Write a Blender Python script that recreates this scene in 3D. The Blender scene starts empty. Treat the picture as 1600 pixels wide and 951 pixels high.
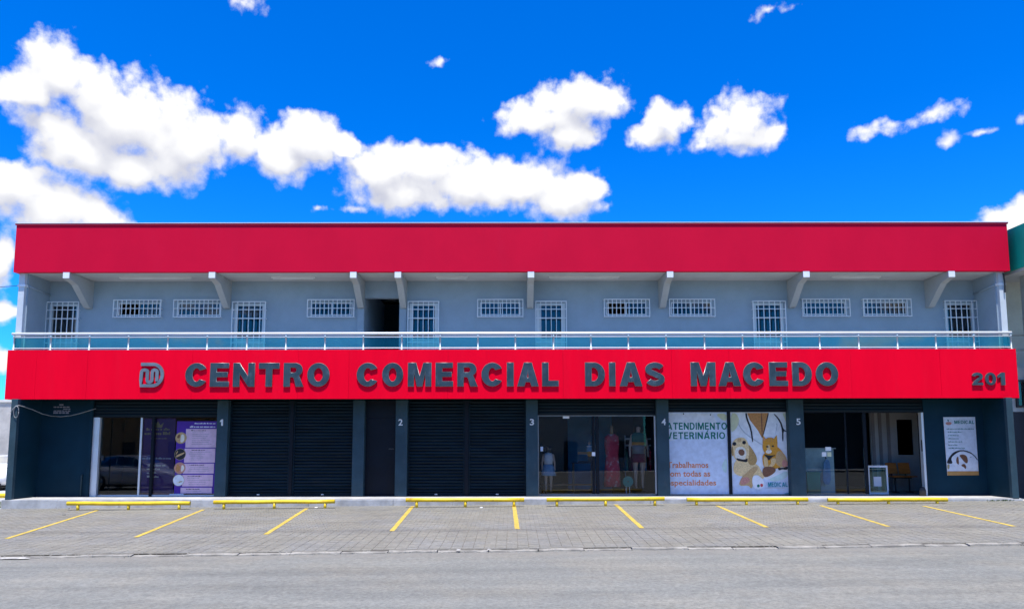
import bpy, math, random
from mathutils import Vector, Matrix
random.seed(7)
R = math.radians
sc = bpy.context.scene
COL = sc.collection

# ------------------------------------------------------------------ camera
F_PX, PITCH, CX, CY, CAMZ = 1155.0, R(6.0), 800.0, 574.0, 2.0
cam_d = bpy.data.cameras.new('camera')
cam = bpy.data.objects.new('camera', cam_d)
COL.objects.link(cam)
cam.location = (0, 0, CAMZ)
cam.rotation_euler = (R(90) + PITCH, R(0.08), 0)
cam_d.sensor_width = 36.0
cam_d.lens = 36.0 * F_PX / 1600.0
cam_d.shift_y = (CY - 475.5) / 1600.0
cam_d.clip_end = 5000
sc.camera = cam

def at(px, py, Y):
    """point of the plane y = Y seen at photo pixel (px, py) -> (x, z)"""
    u = (px - CX) / F_PX; v = -(py - CY) / F_PX
    y = math.cos(PITCH) - v * math.sin(PITCH); z = math.sin(PITCH) + v * math.cos(PITCH)
    return u / y * Y, z / y * Y + CAMZ
def ax(px, py, Y): return at(px, py, Y)[0]
def az_(py, Y): return at(800, py, Y)[1]
def azel(px, py):
    u = (px - CX) / F_PX; v = -(py - CY) / F_PX
    d = Vector((u, math.cos(PITCH) - v * math.sin(PITCH), math.sin(PITCH) + v * math.cos(PITCH))).normalized()
    return math.atan2(d.x, d.y), math.asin(d.z)

# ------------------------------------------------------------------ world, sun, exposure
SUN_EL = R(74.0)
SUN_STRENGTH = 4.2
SKY_STRENGTH = 0.10
EXPOSURE = 0.75
world = bpy.data.worlds.new('World'); sc.world = world; world.use_nodes = True

class NT:
    """small node-tree writer"""
    def __init__(s, tree): s.t = tree; s.n = tree.nodes; s.l = tree.links
    def node(s, kind, **kw):
        nd = s.n.new(kind)
        for k, v in kw.items(): setattr(nd, k, v)
        return nd
    def put(s, sock, v):
        if isinstance(v, bpy.types.NodeSocket): s.l.new(v, sock)
        else: sock.default_value = v
    def math(s, op, a, b=None, c=None, clamp=False):
        nd = s.node('ShaderNodeMath', operation=op, use_clamp=clamp)
        s.put(nd.inputs[0], a)
        if b is not None: s.put(nd.inputs[1], b)
        if c is not None: s.put(nd.inputs[2], c)
        return nd.outputs[0]
    def vec(s, op, a, b=None, c=None, out=0):
        nd = s.node('ShaderNodeVectorMath', operation=op)
        s.put(nd.inputs[0], a)
        if b is not None: s.put(nd.inputs[1], b)
        if c is not None: s.put(nd.inputs[2], c)
        return nd.outputs[out]
    def noise(s, v, scale, detail=4, rough=0.55, out=0, dist=0.0):
        nd = s.node('ShaderNodeTexNoise')
        s.put(nd.inputs['Vector'], v)
        nd.inputs['Scale'].default_value = scale; nd.inputs['Detail'].default_value = detail
        nd.inputs['Roughness'].default_value = rough; nd.inputs['Distortion'].default_value = dist
        return nd.outputs[out]
    def mix(s, fac, a, b, mode='MIX'):
        nd = s.node('ShaderNodeMix', data_type='RGBA', blend_type=mode)
        s.put(nd.inputs[0], fac); s.put(nd.inputs[6], a); s.put(nd.inputs[7], b)
        return nd.outputs[2]
    def smooth(s, v, lo, hi, a=0.0, b=1.0):
        nd = s.node('ShaderNodeMapRange', interpolation_type='SMOOTHSTEP')
        s.put(nd.inputs[0], v)
        for i, q in enumerate((lo, hi, a, b)): s.put(nd.inputs[i + 1], q)
        return nd.outputs[0]

def c4(c): return (c[0], c[1], c[2], 1.0)

# cumulus clouds of the sky, as ellipses in (azimuth, elevation); photo pixel centre and radii
CLOUDS = [(95,112,72,52),(50,135,62,44),(150,135,60,40),(215,185,130,68),(300,215,95,58),(130,225,95,46),(370,215,42,44),(215,255,120,36),(60,185,45,30),
          (70,312,108,56),(25,280,72,36),(150,335,50,26),
          (480,222,62,44),(440,252,50,34),(415,235,26,26),(545,222,40,22),(600,262,60,44),(655,258,62,42),(640,298,85,32),(740,282,85,44),(815,292,80,38),(880,306,66,36),(925,288,30,26),
          (915,152,70,40),(848,192,66,30),(885,215,58,26),(945,150,42,34),(862,168,42,30),(795,208,26,9),
          (1040,180,34,30),(1022,212,36,28),(1155,186,64,42),(1145,212,84,26),(1105,200,44,28),(1095,222,50,16),(1205,208,30,24),
          (1345,206,28,14),(1430,190,54,17),(1450,184,30,14),(1478,228,25,15),(1530,211,18,8),(1592,188,22,16),
          (380,10,30,13),(682,97,19,9),(1215,14,36,11),(552,323,22,8),(492,322,14,7),(1605,338,82,30),(4,405,32,46),(0,480,30,22),(-6,560,24,20)]
def build_world():
    t = NT(world.node_tree); t.n.clear()
    grp = bpy.data.node_groups.new('cloud_field', 'ShaderNodeTree')
    grp.interface.new_socket('P', in_out='INPUT', socket_type='NodeSocketVector')
    grp.interface.new_socket('D', in_out='OUTPUT', socket_type='NodeSocketFloat')
    grp.interface.new_socket('S', in_out='OUTPUT', socket_type='NodeSocketFloat')
    g = NT(grp)
    gi = g.node('NodeGroupInput'); go = g.node('NodeGroupOutput')
    P = gi.outputs[0]
    n1 = g.noise(P, 9.0, 2, 0.5, out=1); n2 = g.noise(P, 26.0, 3, 0.6, out=1)
    w1 = g.vec('MULTIPLY_ADD', n1, (0.040, 0.030, 0), (-0.020, -0.015, 0))
    w2 = g.vec('MULTIPLY_ADD', n2, (0.020, 0.018, 0), (-0.010, -0.009, 0))
    Q = g.vec('ADD', P, g.vec('ADD', w1, w2))
    r = None
    for px, py, rx, ry in CLOUDS:
        wisp = 0.66 if ry < 18 else (0.10 if ry < 30 else 0.0)
        a, e = azel(px, py)
        sx = 1.0 / (rx * 1.17 / F_PX * math.cos(a) ** 2 / 1.0 + 1e-6); sy = 1.0 / (ry * 1.20 / F_PX * math.cos(e) ** 2 * math.cos(a))
        L = g.vec('LENGTH', g.vec('MULTIPLY_ADD', Q, (sx, sy, 0), (-a * sx, -e * sy, 0)), out=1)
        if wisp: L = g.math('MULTIPLY_ADD', L, 0.46 if wisp > 0.5 else 0.92, wisp)
        if r is None: r = L
        else:
            r = g.math('SMOOTH_MIN', r, L, 0.28)
    # the same kind of cloud over the rest of the dome
    sp = g.node('ShaderNodeSeparateXYZ'); g.l.new(Q, sp.inputs[0])
    aa = g.math('ABSOLUTE', sp.outputs[0])
    out_az = g.smooth(aa, 0.70, 0.86); out_el = g.smooth(sp.outputs[1], 0.60, 0.72)
    rest = g.math('MAXIMUM', out_az, out_el)
    gv = g.vec('MULTIPLY', Q, (1.0, 2.0, 1.0))
    gn = g.noise(gv, 3.1, 3, 0.5)
    gen = g.smooth(gn, 0.47, 0.68, 1.6, 0.2)
    gen = g.math('ADD', gen, g.math('MULTIPLY', g.math('SUBTRACT', 1.0, rest), 3.0))
    r = g.math('MINIMUM', r, gen)
    def billow(v, scale):
        nd = g.node('ShaderNodeTexVoronoi', voronoi_dimensions='2D', feature='SMOOTH_F1'); g.put(nd.inputs['Vector'], v)
        nd.inputs['Scale'].default_value = scale; nd.inputs['Smoothness'].default_value = 0.25
        return nd.outputs['Distance']
    R1 = g.vec('ADD', P, w2)
    b1 = billow(R1, 15.0); b2 = billow(R1, 34.0); b3 = billow(R1, 80.0)
    fb = g.noise(P, 48.0, 7, 0.68)
    bl = g.math('MULTIPLY_ADD', b1, 0.42, -0.20)
    bl = g.math('ADD', bl, g.math('MULTIPLY_ADD', b2, 0.42, -0.17))
    fine = g.math('ADD', g.math('MULTIPLY_ADD', b3, 0.22, -0.09), g.math('MULTIPLY_ADD', fb, 0.80, -0.40))
    d = g.math('ADD', g.math('ADD', r, bl), fine)
    g.l.new(d, go.inputs[0]); g.l.new(g.math('ADD', r, g.math('MULTIPLY', bl, 0.75)), go.inputs[1])

    tc = t.node('ShaderNodeTexCoord')
    D = t.vec('NORMALIZE', tc.outputs['Generated'])
    sp = t.node('ShaderNodeSeparateXYZ'); t.l.new(D, sp.inputs[0])
    az = t.math('ARCTAN2', sp.outputs[0], sp.outputs[1]); el = t.math('ARCSINE', sp.outputs[2])
    cb = t.node('ShaderNodeCombineXYZ'); t.l.new(az, cb.inputs[0]); t.l.new(el, cb.inputs[1])
    A = cb.outputs[0]
    def field(v):
        nd = t.node('ShaderNodeGroup'); nd.node_tree = grp; t.put(nd.inputs[0], v); return nd.outputs
    d0, s0 = field(A)
    d1, s1 = field(t.vec('ADD', A, (0.0, 0.030, 0)))
    lit = t.smooth(t.math('SUBTRACT', s1, s0), -0.70, 0.55)
    lo = t.math('MULTIPLY_ADD', lit, 0.24, 0.34)          # tops end sharply, undersides fade out
    cover = t.smooth(d0, 1.08, lo)
    cover = t.math('MULTIPLY', cover, t.smooth(el, 0.0, 0.05))
    thick = t.smooth(s0, 1.0, 0.35)
    lit = t.math('MAXIMUM', lit, t.math('SUBTRACT', 1.0, thick))
    fine = t.math('MULTIPLY_ADD', t.smooth(t.math('SUBTRACT', d1, d0), -0.6, 0.4), 0.36, 0.70)
    lit = t.math('MULTIPLY', lit, fine, clamp=True)
    ccol = t.mix(lit, c4((3.55, 3.68, 4.40)), c4((6.3, 6.3, 6.35)))
    sky = t.node('ShaderNodeTexSky', sky_type='NISHITA')
    sky.sun_disc = False; sky.sun_elevation = SUN_EL; sky.sun_rotation = R(180)
    sky.altitude = 0; sky.air_density = 1.0; sky.dust_density = 0.15; sky.ozone_density = 4.0
    hs = t.node('ShaderNodeHueSaturation'); hs.inputs['Saturation'].default_value = 1.45
    t.l.new(sky.outputs[0], hs.inputs['Color'])
    skyc = t.mix(1.0, hs.outputs[0], c4((0.20, 0.94, 1.46)), 'MULTIPLY')
    colr = t.mix(cover, skyc, ccol)
    bg = t.node('ShaderNodeBackground'); t.l.new(colr, bg.inputs[0]); bg.inputs[1].default_value = SKY_STRENGTH
    wo = t.node('ShaderNodeOutputWorld'); t.l.new(bg.outputs[0], wo.inputs[0])
build_world()
world.cycles.sampling_method = 'MANUAL'; world.cycles.sample_map_resolution = 512

sun_d = bpy.data.lights.new('sun', 'SUN'); sun = bpy.data.objects.new('sun', sun_d); COL.objects.link(sun)
sun_d.energy = SUN_STRENGTH; sun_d.angle = R(0.53); sun_d.color = (1.0, 0.955, 0.89)
to_sun = Vector((0.0, -math.cos(SUN_EL), math.sin(SUN_EL)))
sun.rotation_euler = to_sun.to_track_quat('Z', 'Y').to_euler(); sun.location = (0, -10, 60)

vs = sc.view_settings
sc.display_settings.display_device = 'sRGB'
vs.view_transform = 'Standard'; vs.look = 'None'; vs.gamma = 1.0; vs.use_curve_mapping = False; vs.exposure = EXPOSURE
sc.render.engine = 'CYCLES'
sc.cycles.max_bounces = 8; sc.cycles.diffuse_bounces = 4; sc.cycles.glossy_bounces = 4; sc.cycles.transparent_max_bounces = 16
sc.cycles.use_denoising = True
sc.cycles.caustics_reflective = False; sc.cycles.caustics_refractive = False

# ------------------------------------------------------------------ materials
M = {}
def mat(name, col, rough=0.6, metal=0.0, var=0.08, vscale=(1, 1, 1), vs_=2.0, bump=0.0, bscale=60.0, col2=None, spec=0.5, coat=0.0, stain=None):
    """procedural paint/stone/metal: colour varied by noise in world position, fine relief by bump"""
    m = bpy.data.materials.new(name); m.use_nodes = True
    t = NT(m.node_tree); t.n.clear()
    bs = t.node('ShaderNodeBsdfPrincipled'); out = t.node('ShaderNodeOutputMaterial'); t.l.new(bs.outputs[0], out.inputs[0])
    bs.inputs['Metallic'].default_value = metal
    bs.inputs['Specular IOR Level'].default_value = spec
    if coat: bs.inputs['Coat Weight'].default_value = coat; bs.inputs['Coat Roughness'].default_value = 0.08
    geo = t.node('ShaderNodeNewGeometry')
    pos = t.vec('MULTIPLY', geo.outputs['Position'], vscale)
    nz = t.noise(pos, vs_, 5, 0.6)
    lo = tuple(max(0, c * (1 - var)) for c in col); hi = tuple(min(1, c * (1 + var)) for c in (col2 or col))
    f = t.smooth(nz, 0.3, 0.7)
    base = t.mix(f, c4(lo), c4(hi))
    if stain:
        sc_, amt, scol, sv = stain
        sn = t.noise(t.vec('MULTIPLY', geo.outputs['Position'], sv), sc_, 6, 0.65)
        base = t.mix(t.math('MULTIPLY', t.smooth(sn, 0.52, 0.75), amt), base, c4(scol))
    t.l.new(base, bs.inputs['Base Color'])
    t.put(bs.inputs['Roughness'], t.smooth(nz, 0.2, 0.8, max(0.02, rough - 0.07), min(1, rough + 0.07)))
    if bump:
        bn = t.node('ShaderNodeBump'); bn.inputs['Strength'].default_value = bump; bn.inputs['Distance'].default_value = 0.01
        t.l.new(t.noise(geo.outputs['Position'], bscale, 4, 0.6), bn.inputs['Height']); t.l.new(bn.outputs[0], bs.inputs['Normal'])
    M[name] = m
    return m

def glass(name, tint, refl_ior=1.5, boost=0.0, rough=0.0):
    m = bpy.data.materials.new(name); m.use_nodes = True
    t = NT(m.node_tree); t.n.clear()
    out = t.node('ShaderNodeOutputMaterial')
    tr = t.node('ShaderNodeBsdfTransparent'); tr.inputs[0].default_value = c4(tint)
    gl = t.node('ShaderNodeBsdfGlossy'); gl.inputs['Roughness'].default_value = rough
    geo = t.node('ShaderNodeNewGeometry')
    bn = t.node('ShaderNodeBump'); bn.inputs['Strength'].default_value = 0.04; bn.inputs['Distance'].default_value = 0.01
    t.l.new(t.noise(geo.outputs['Position'], 1.6, 2, 0.5), bn.inputs['Height']); t.l.new(bn.outputs[0], gl.inputs['Normal'])
    fr = t.node('ShaderNodeFresnel'); fr.inputs['IOR'].default_value = refl_ior
    f = t.math('ADD', fr.outputs[0], boost, clamp=True)
    mx = t.node('ShaderNodeMixShader'); t.l.new(f, mx.inputs[0]); t.l.new(tr.outputs[0], mx.inputs[1]); t.l.new(gl.outputs[0], mx.inputs[2])
    t.l.new(mx.outputs[0], out.inputs[0]); M[name] = m
    return m

mat('red_fascia', (0.90, 0.0, 0.022), 0.5, spec=0.05, var=0.04, vscale=(1.2, 1, 0.25), vs_=1.4, bump=0.10, bscale=1.8, stain=(1.6, 0.10, (0.74, 0.02, 0.05), (2.2, 1, 0.12)))
mat('red_canopy', (0.62, 0.003, 0.036), 0.6, spec=0.08, var=0.035, vscale=(0.8, 1, 0.5), vs_=1.0, bump=0.05, bscale=12, stain=(1.2, 0.07, (0.52, 0.02, 0.07), (1.6, 1, 0.3)))
mat('red_trim', (0.36, 0.014, 0.045), 0.5)
mat('wall_blue', (0.33, 0.41, 0.48), 0.75, spec=0.2, var=0.05, bump=0.08, bscale=25, stain=(0.9, 0.30, (0.26, 0.32, 0.37), (1.3, 1, 0.35)))
mat('soffit_grey', (0.56, 0.57, 0.57), 0.8, spec=0.2, var=0.05, bump=0.05, bscale=20)
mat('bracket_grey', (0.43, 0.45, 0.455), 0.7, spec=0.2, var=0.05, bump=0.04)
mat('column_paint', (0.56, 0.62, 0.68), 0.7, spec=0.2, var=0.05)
mat('lit_end_and_band_white', (0.78, 0.83, 0.90), 0.65, spec=0.2, var=0.05, bump=0.04)  # paler bracket colour holding the sunlight on the front ends; also colours the column bands
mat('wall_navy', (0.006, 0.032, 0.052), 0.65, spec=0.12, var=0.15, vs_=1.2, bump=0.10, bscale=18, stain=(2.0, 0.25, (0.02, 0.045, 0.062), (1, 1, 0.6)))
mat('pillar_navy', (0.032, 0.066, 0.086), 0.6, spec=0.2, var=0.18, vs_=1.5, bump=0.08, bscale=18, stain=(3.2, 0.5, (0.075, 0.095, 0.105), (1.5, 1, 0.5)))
mat('shutter_steel', (0.003, 0.013, 0.021), 0.55, spec=0.14, var=0.35, vscale=(0.6, 1, 6), vs_=1.5, bump=0.05, stain=(2.2, 0.6, (0.020, 0.024, 0.028), (0.35, 1, 3)))
mat('black_trim', (0.003, 0.006, 0.012), 0.5, spec=0.2, var=0.2)
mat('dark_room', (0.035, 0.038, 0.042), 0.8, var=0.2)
mat('room_floor', (0.20, 0.20, 0.19), 0.4, var=0.1)
mat('room_blue', (0.03, 0.22, 0.42), 0.8, var=0.2)
mat('room_white', (0.55, 0.56, 0.56), 0.7, var=0.06)
mat('aluminium', (0.72, 0.73, 0.74), 0.35, metal=0.3, var=0.05)
mat('white_metal', (0.80, 0.82, 0.84), 0.35, var=0.05)
mat('post_metal', (0.58, 0.68, 0.70), 0.4, var=0.05)
mat('grille_white', (0.78, 0.80, 0.82), 0.4, var=0.06)
mat('door_white', (0.66, 0.70, 0.72), 0.45, var=0.06)
mat('concrete_step', (0.42, 0.42, 0.41), 0.85, var=0.15, vs_=3, bump=0.15, bscale=30, stain=(3.0, 0.5, (0.22, 0.21, 0.19), (1, 1, 3)))
mat('step_face', (0.40, 0.41, 0.41), 0.85, var=0.22, vs_=2.5, bump=0.2, bscale=30, stain=(2.2, 0.55, (0.24, 0.23, 0.20), (1, 1, 1)))
mat('kerb_stone', (0.26, 0.25, 0.22), 0.9, var=0.3, vs_=3, bump=0.4, bscale=25, stain=(2.5, 0.5, (0.07, 0.065, 0.05), (1, 1, 1)))
mat('yellow_paint', (0.80, 0.56, 0.02), 0.4, var=0.10, vs_=3, stain=(5.0, 0.75, (0.34, 0.17, 0.03), (1, 1, 1)))
mat('line_yellow', (0.50, 0.37, 0.06), 0.75, var=0.15, vs_=6, bump=0.2, stain=(7, 0.95, (0.21, 0.19, 0.15), (1, 1, 1)))
mat('sign_steel', (0.040, 0.066, 0.080), 0.33, metal=0.2, var=0.30, vs_=1.6, spec=0.4, stain=(2.6, 0.5, (0.13, 0.17, 0.20), (1.5, 1, 1)))
mat('sign_edge', (0.24, 0.26, 0.27), 0.4, metal=0.6, var=0.2)
mat('number_white', (0.75, 0.76, 0.76), 0.5, var=0.05)
mat('cable_grey', (0.26, 0.27, 0.28), 0.6, var=0.2, vs_=8)
mat('concrete_wall', (0.46, 0.44, 0.41), 0.9, var=0.15, vs_=1.2, bump=0.2, bscale=10, stain=(0.8, 0.5, (0.20, 0.20, 0.19), (1, 1, 1.5)))
mat('plaster_dirty', (0.46, 0.45, 0.42), 0.9, var=0.3, vs_=6)
mat('plaster_pale', (0.62, 0.60, 0.56), 0.9, var=0.1, vs_=1, bump=0.1)
mat('teal_paint', (0.0, 0.46, 0.31), 0.55, var=0.08, vs_=1)
mat('neighbour_grey', (0.54, 0.55, 0.50), 0.8, var=0.1, bump=0.1)
mat('neighbour_dark', (0.030, 0.034, 0.042), 0.7, var=0.2)
mat('car_white', (0.80, 0.81, 0.82), 0.25, var=0.02, coat=1.0)
mat('car_trim', (0.015, 0.015, 0.017), 0.5)
mat('rubber', (0.018, 0.018, 0.018), 0.85, var=0.2)
mat('rim_silver', (0.5, 0.5, 0.52), 0.3, metal=0.9)
mat('lamp_clear', (0.35, 0.38, 0.42), 0.1, metal=0.3)
mat('skin_plastic', (0.60, 0.42, 0.32), 0.5, var=0.05)
mat('hair_dark', (0.03, 0.02, 0.015), 0.6, var=0.3)
mat('cloth_white', (0.84, 0.85, 0.88), 0.85, var=0.08, vs_=12)
mat('cloth_denim', (0.22, 0.40, 0.62), 0.85, var=0.15, vs_=10)
mat('cloth_maroon', (0.22, 0.01, 0.03), 0.85, var=0.15)
mat('cloth_green', (0.03, 0.17, 0.13), 0.85, var=0.15)
mat('cloth_grey', (0.30, 0.28, 0.28), 0.85, var=0.15)
mat('cloth_red', (0.62, 0.05, 0.09), 0.85, var=0.2, vs_=9, stain=(5, 1.0, (0.85, 0.80, 0.80), (1, 1, 1)))
mat('chair_wood', (0.50, 0.17, 0.03), 0.4, var=0.2, vscale=(1, 1, 6), vs_=4)
mat('chair_steel', (0.03, 0.03, 0.03), 0.4)
mat('teal_plastic', (0.01, 0.28, 0.25), 0.5, var=0.06)
mat('cardboard', (0.40, 0.24, 0.12), 0.85, var=0.1)
mat('paper', (0.78, 0.79, 0.80), 0.8, var=0.04)
mat('orange_disc', (0.75, 0.30, 0.03), 0.6)
mat('leaf', (0.06, 0.12, 0.025), 0.7, var=0.4, vs_=20)
mat('tube_light', (0.80, 0.82, 0.84), 0.5)
# print inks
for nm, c in dict(ink_purple=(0.10, 0.045, 0.19), ink_violet=(0.075, 0.02, 0.30), ink_pink=(0.70, 0.50, 0.62), ink_gold=(0.42, 0.33, 0.16), ink_cream=(0.78, 0.74, 0.62),
                  ink_white=(0.80, 0.82, 0.86), ink_black=(0.02, 0.02, 0.025), ink_grey=(0.30, 0.28, 0.33), ink_green=(0.004, 0.17, 0.13), ink_orange=(0.66, 0.22, 0.09),
                  ink_sky=(0.60, 0.68, 0.82), ink_pale=(0.70, 0.74, 0.80), ink_lime=(0.62, 0.64, 0.42), ink_skin=(0.50, 0.24, 0.08), ink_dog=(0.78, 0.58, 0.30), ink_dog2=(0.80, 0.74, 0.62),
                  ink_ear=(0.46, 0.29, 0.11), ink_cat=(0.66, 0.30, 0.03), ink_cat2=(0.72, 0.50, 0.24), ink_brown=(0.20, 0.09, 0.05), ink_coat=(0.74, 0.77, 0.80), ink_fold=(0.48, 0.52, 0.56),
                  ink_red=(0.60, 0.08, 0.08), ink_tan=(0.55, 0.36, 0.17), ink_teal=(0.01, 0.26, 0.33), ink_wood=(0.50, 0.27, 0.09), ink_rose=(0.55, 0.25, 0.20), ink_mint=(0.52, 0.68, 0.66)).items():
    fur = nm in ('ink_dog', 'ink_dog2', 'ink_ear', 'ink_cat', 'ink_cat2', 'ink_tan', 'ink_skin', 'ink_brown', 'ink_rose')
    mat(nm, c, 0.5, var=0.20 if fur else 0.09, vs_=34 if fur else 7, spec=0.3)
glass('shop_glass', (0.84, 0.88, 0.90), 1.42, 0.0)
glass('pane_glass', (0.45, 0.50, 0.54), 1.5, 0.03)
glass('rail_glass', (0.60, 0.97, 0.93), 1.5, 0.01)
glass('car_glass', (0.10, 0.14, 0.16), 1.6, 0.12)

def asphalt():
    m = bpy.data.materials.new('asphalt'); m.use_nodes = True; t = NT(m.node_tree); t.n.clear()
    bs = t.node('ShaderNodeBsdfPrincipled'); out = t.node('ShaderNodeOutputMaterial'); t.l.new(bs.outputs[0], out.inputs[0])
    geo = t.node('ShaderNodeNewGeometry'); p = geo.outputs['Position']
    fine = t.noise(p, 16, 7, 0.9); mid = t.noise(p, 7, 5, 0.75)
    band = t.noise(t.vec('MULTIPLY', p, (0.12, 1.0, 1)), 1.6, 4, 0.6); big = t.noise(p, 0.45, 4, 0.6)
    v = t.smooth(fine, 0.30, 0.70, 0.62, 1.38)
    v = t.math('MULTIPLY', v, t.math('MULTIPLY_ADD', mid, 0.70, 0.65))
    v = t.math('MULTIPLY', v, t.math('MULTIPLY_ADD', band, 0.80, 0.60))
    v = t.math('MULTIPLY', v, t.math('MULTIPLY_ADD', big, 0.30, 0.85))
    tint = t.mix(t.smooth(big, 0.4, 0.65), c4((0.176, 0.180, 0.161)), c4((0.186, 0.182, 0.154)))
    col = t.vec('SCALE', tint); t.put(col.node.inputs['Scale'], v)
    crack = t.smooth(t.noise(t.vec('MULTIPLY', p, (0.22, 1.5, 1)), 2.4, 8, 0.8), 0.63, 0.70)
    col = t.mix(t.math('MULTIPLY', crack, 0.65), col, c4((0.055, 0.055, 0.058)))
    # pale dust drifted along the kerb
    sp = t.node('ShaderNodeSeparateXYZ'); t.l.new(p, sp.inputs[0])
    dk = t.math('SUBTRACT', t.math('MULTIPLY_ADD', sp.outputs[0], 0.034, 14.3), sp.outputs[1])
    dust = t.math('MULTIPLY', t.smooth(t.math('ADD', dk, t.math('MULTIPLY_ADD', t.noise(p, 2.5, 4), 0.8, -0.4)), 0.75, 0.0), 0.55)
    col = t.mix(dust, col, c4((0.20, 0.19, 0.165)))
    t.l.new(col, bs.inputs['Base Color']); bs.inputs['Roughness'].default_value = 0.85
    bn = t.node('ShaderNodeBump'); bn.inputs['Strength'].default_value = 0.5; bn.inputs['Distance'].default_value = 0.008
    t.l.new(fine, bn.inputs['Height']); t.l.new(bn.outputs[0], bs.inputs['Normal'])
    M['asphalt'] = m
asphalt()
PW, PD = 0.215, 0.1075
def paver_mat():
    m = bpy.data.materials.new('paver'); m.use_nodes = True; t = NT(m.node_tree); t.n.clear()
    bs = t.node('ShaderNodeBsdfPrincipled'); out = t.node('ShaderNodeOutputMaterial'); t.l.new(bs.outputs[0], out.inputs[0])
    geo = t.node('ShaderNodeNewGeometry'); p = geo.outputs['Position']
    cell = t.vec('FLOOR', t.vec('MULTIPLY', p, (1 / PW, 1 / PD, 0)))
    wn = t.node('ShaderNodeTexWhiteNoise', noise_dimensions='3D'); t.l.new(cell, wn.inputs['Vector'])
    v = t.math('MULTIPLY_ADD', wn.outputs['Value'], 0.14, 0.93)
    v = t.math('MULTIPLY', v, t.smooth(t.noise(p, 16, 7, 0.9), 0.30, 0.70, 0.74, 1.26))
    v = t.math('MULTIPLY', v, t.math('MULTIPLY_ADD', t.noise(p, 0.7, 5, 0.65), 0.55, 0.72))
    v = t.math('MULTIPLY', v, t.math('MULTIPLY_ADD', t.noise(t.vec('MULTIPLY', p, (0.3, 1.4, 1)), 1.5, 4, 0.6), 0.40, 0.80))
    tint = t.mix(t.smooth(t.noise(p, 0.9, 3), 0.4, 0.65), c4((0.200, 0.192, 0.160)), c4((0.192, 0.190, 0.172)))
    col = t.vec('SCALE', tint); t.put(col.node.inputs['Scale'], v)
    oil = t.smooth(t.noise(t.vec('MULTIPLY', p, (0.5, 1, 1)), 1.1, 5, 0.7), 0.60, 0.76)
    col = t.mix(t.math('MULTIPLY', oil, 0.35), col, c4((0.075, 0.072, 0.070)))
    # run-off stain along the line where the two laying patterns meet
    sp = t.node('ShaderNodeSeparateXYZ'); t.l.new(p, sp.inputs[0])
    dl = t.math('ABSOLUTE', t.math('SUBTRACT', t.math('ADD', sp.outputs[1], t.math('MULTIPLY_ADD', t.noise(p, 0.8, 4), 0.7, -0.35)), 16.9))
    col = t.mix(t.math('MULTIPLY', t.smooth(dl, 0.35, 0.0), 0.30), col, c4((0.08, 0.078, 0.075)))
    t.l.new(col, bs.inputs['Base Color']); bs.inputs['Roughness'].default_value = 0.88
    bn = t.node('ShaderNodeBump'); bn.inputs['Strength'].default_value = 0.4; bn.inputs['Distance'].default_value = 0.006
    t.l.new(t.noise(p, 60, 4, 0.65), bn.inputs['Height']); t.l.new(bn.outputs[0], bs.inputs['Normal'])
    M['paver'] = m
paver_mat()
mat('joint_sand', (0.165, 0.156, 0.132), 0.95, var=0.3, vs_=5, bump=0.3)
mat('earth', (0.19, 0.175, 0.145), 0.95, var=0.25, vs_=0.6, bump=0.3)

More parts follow.
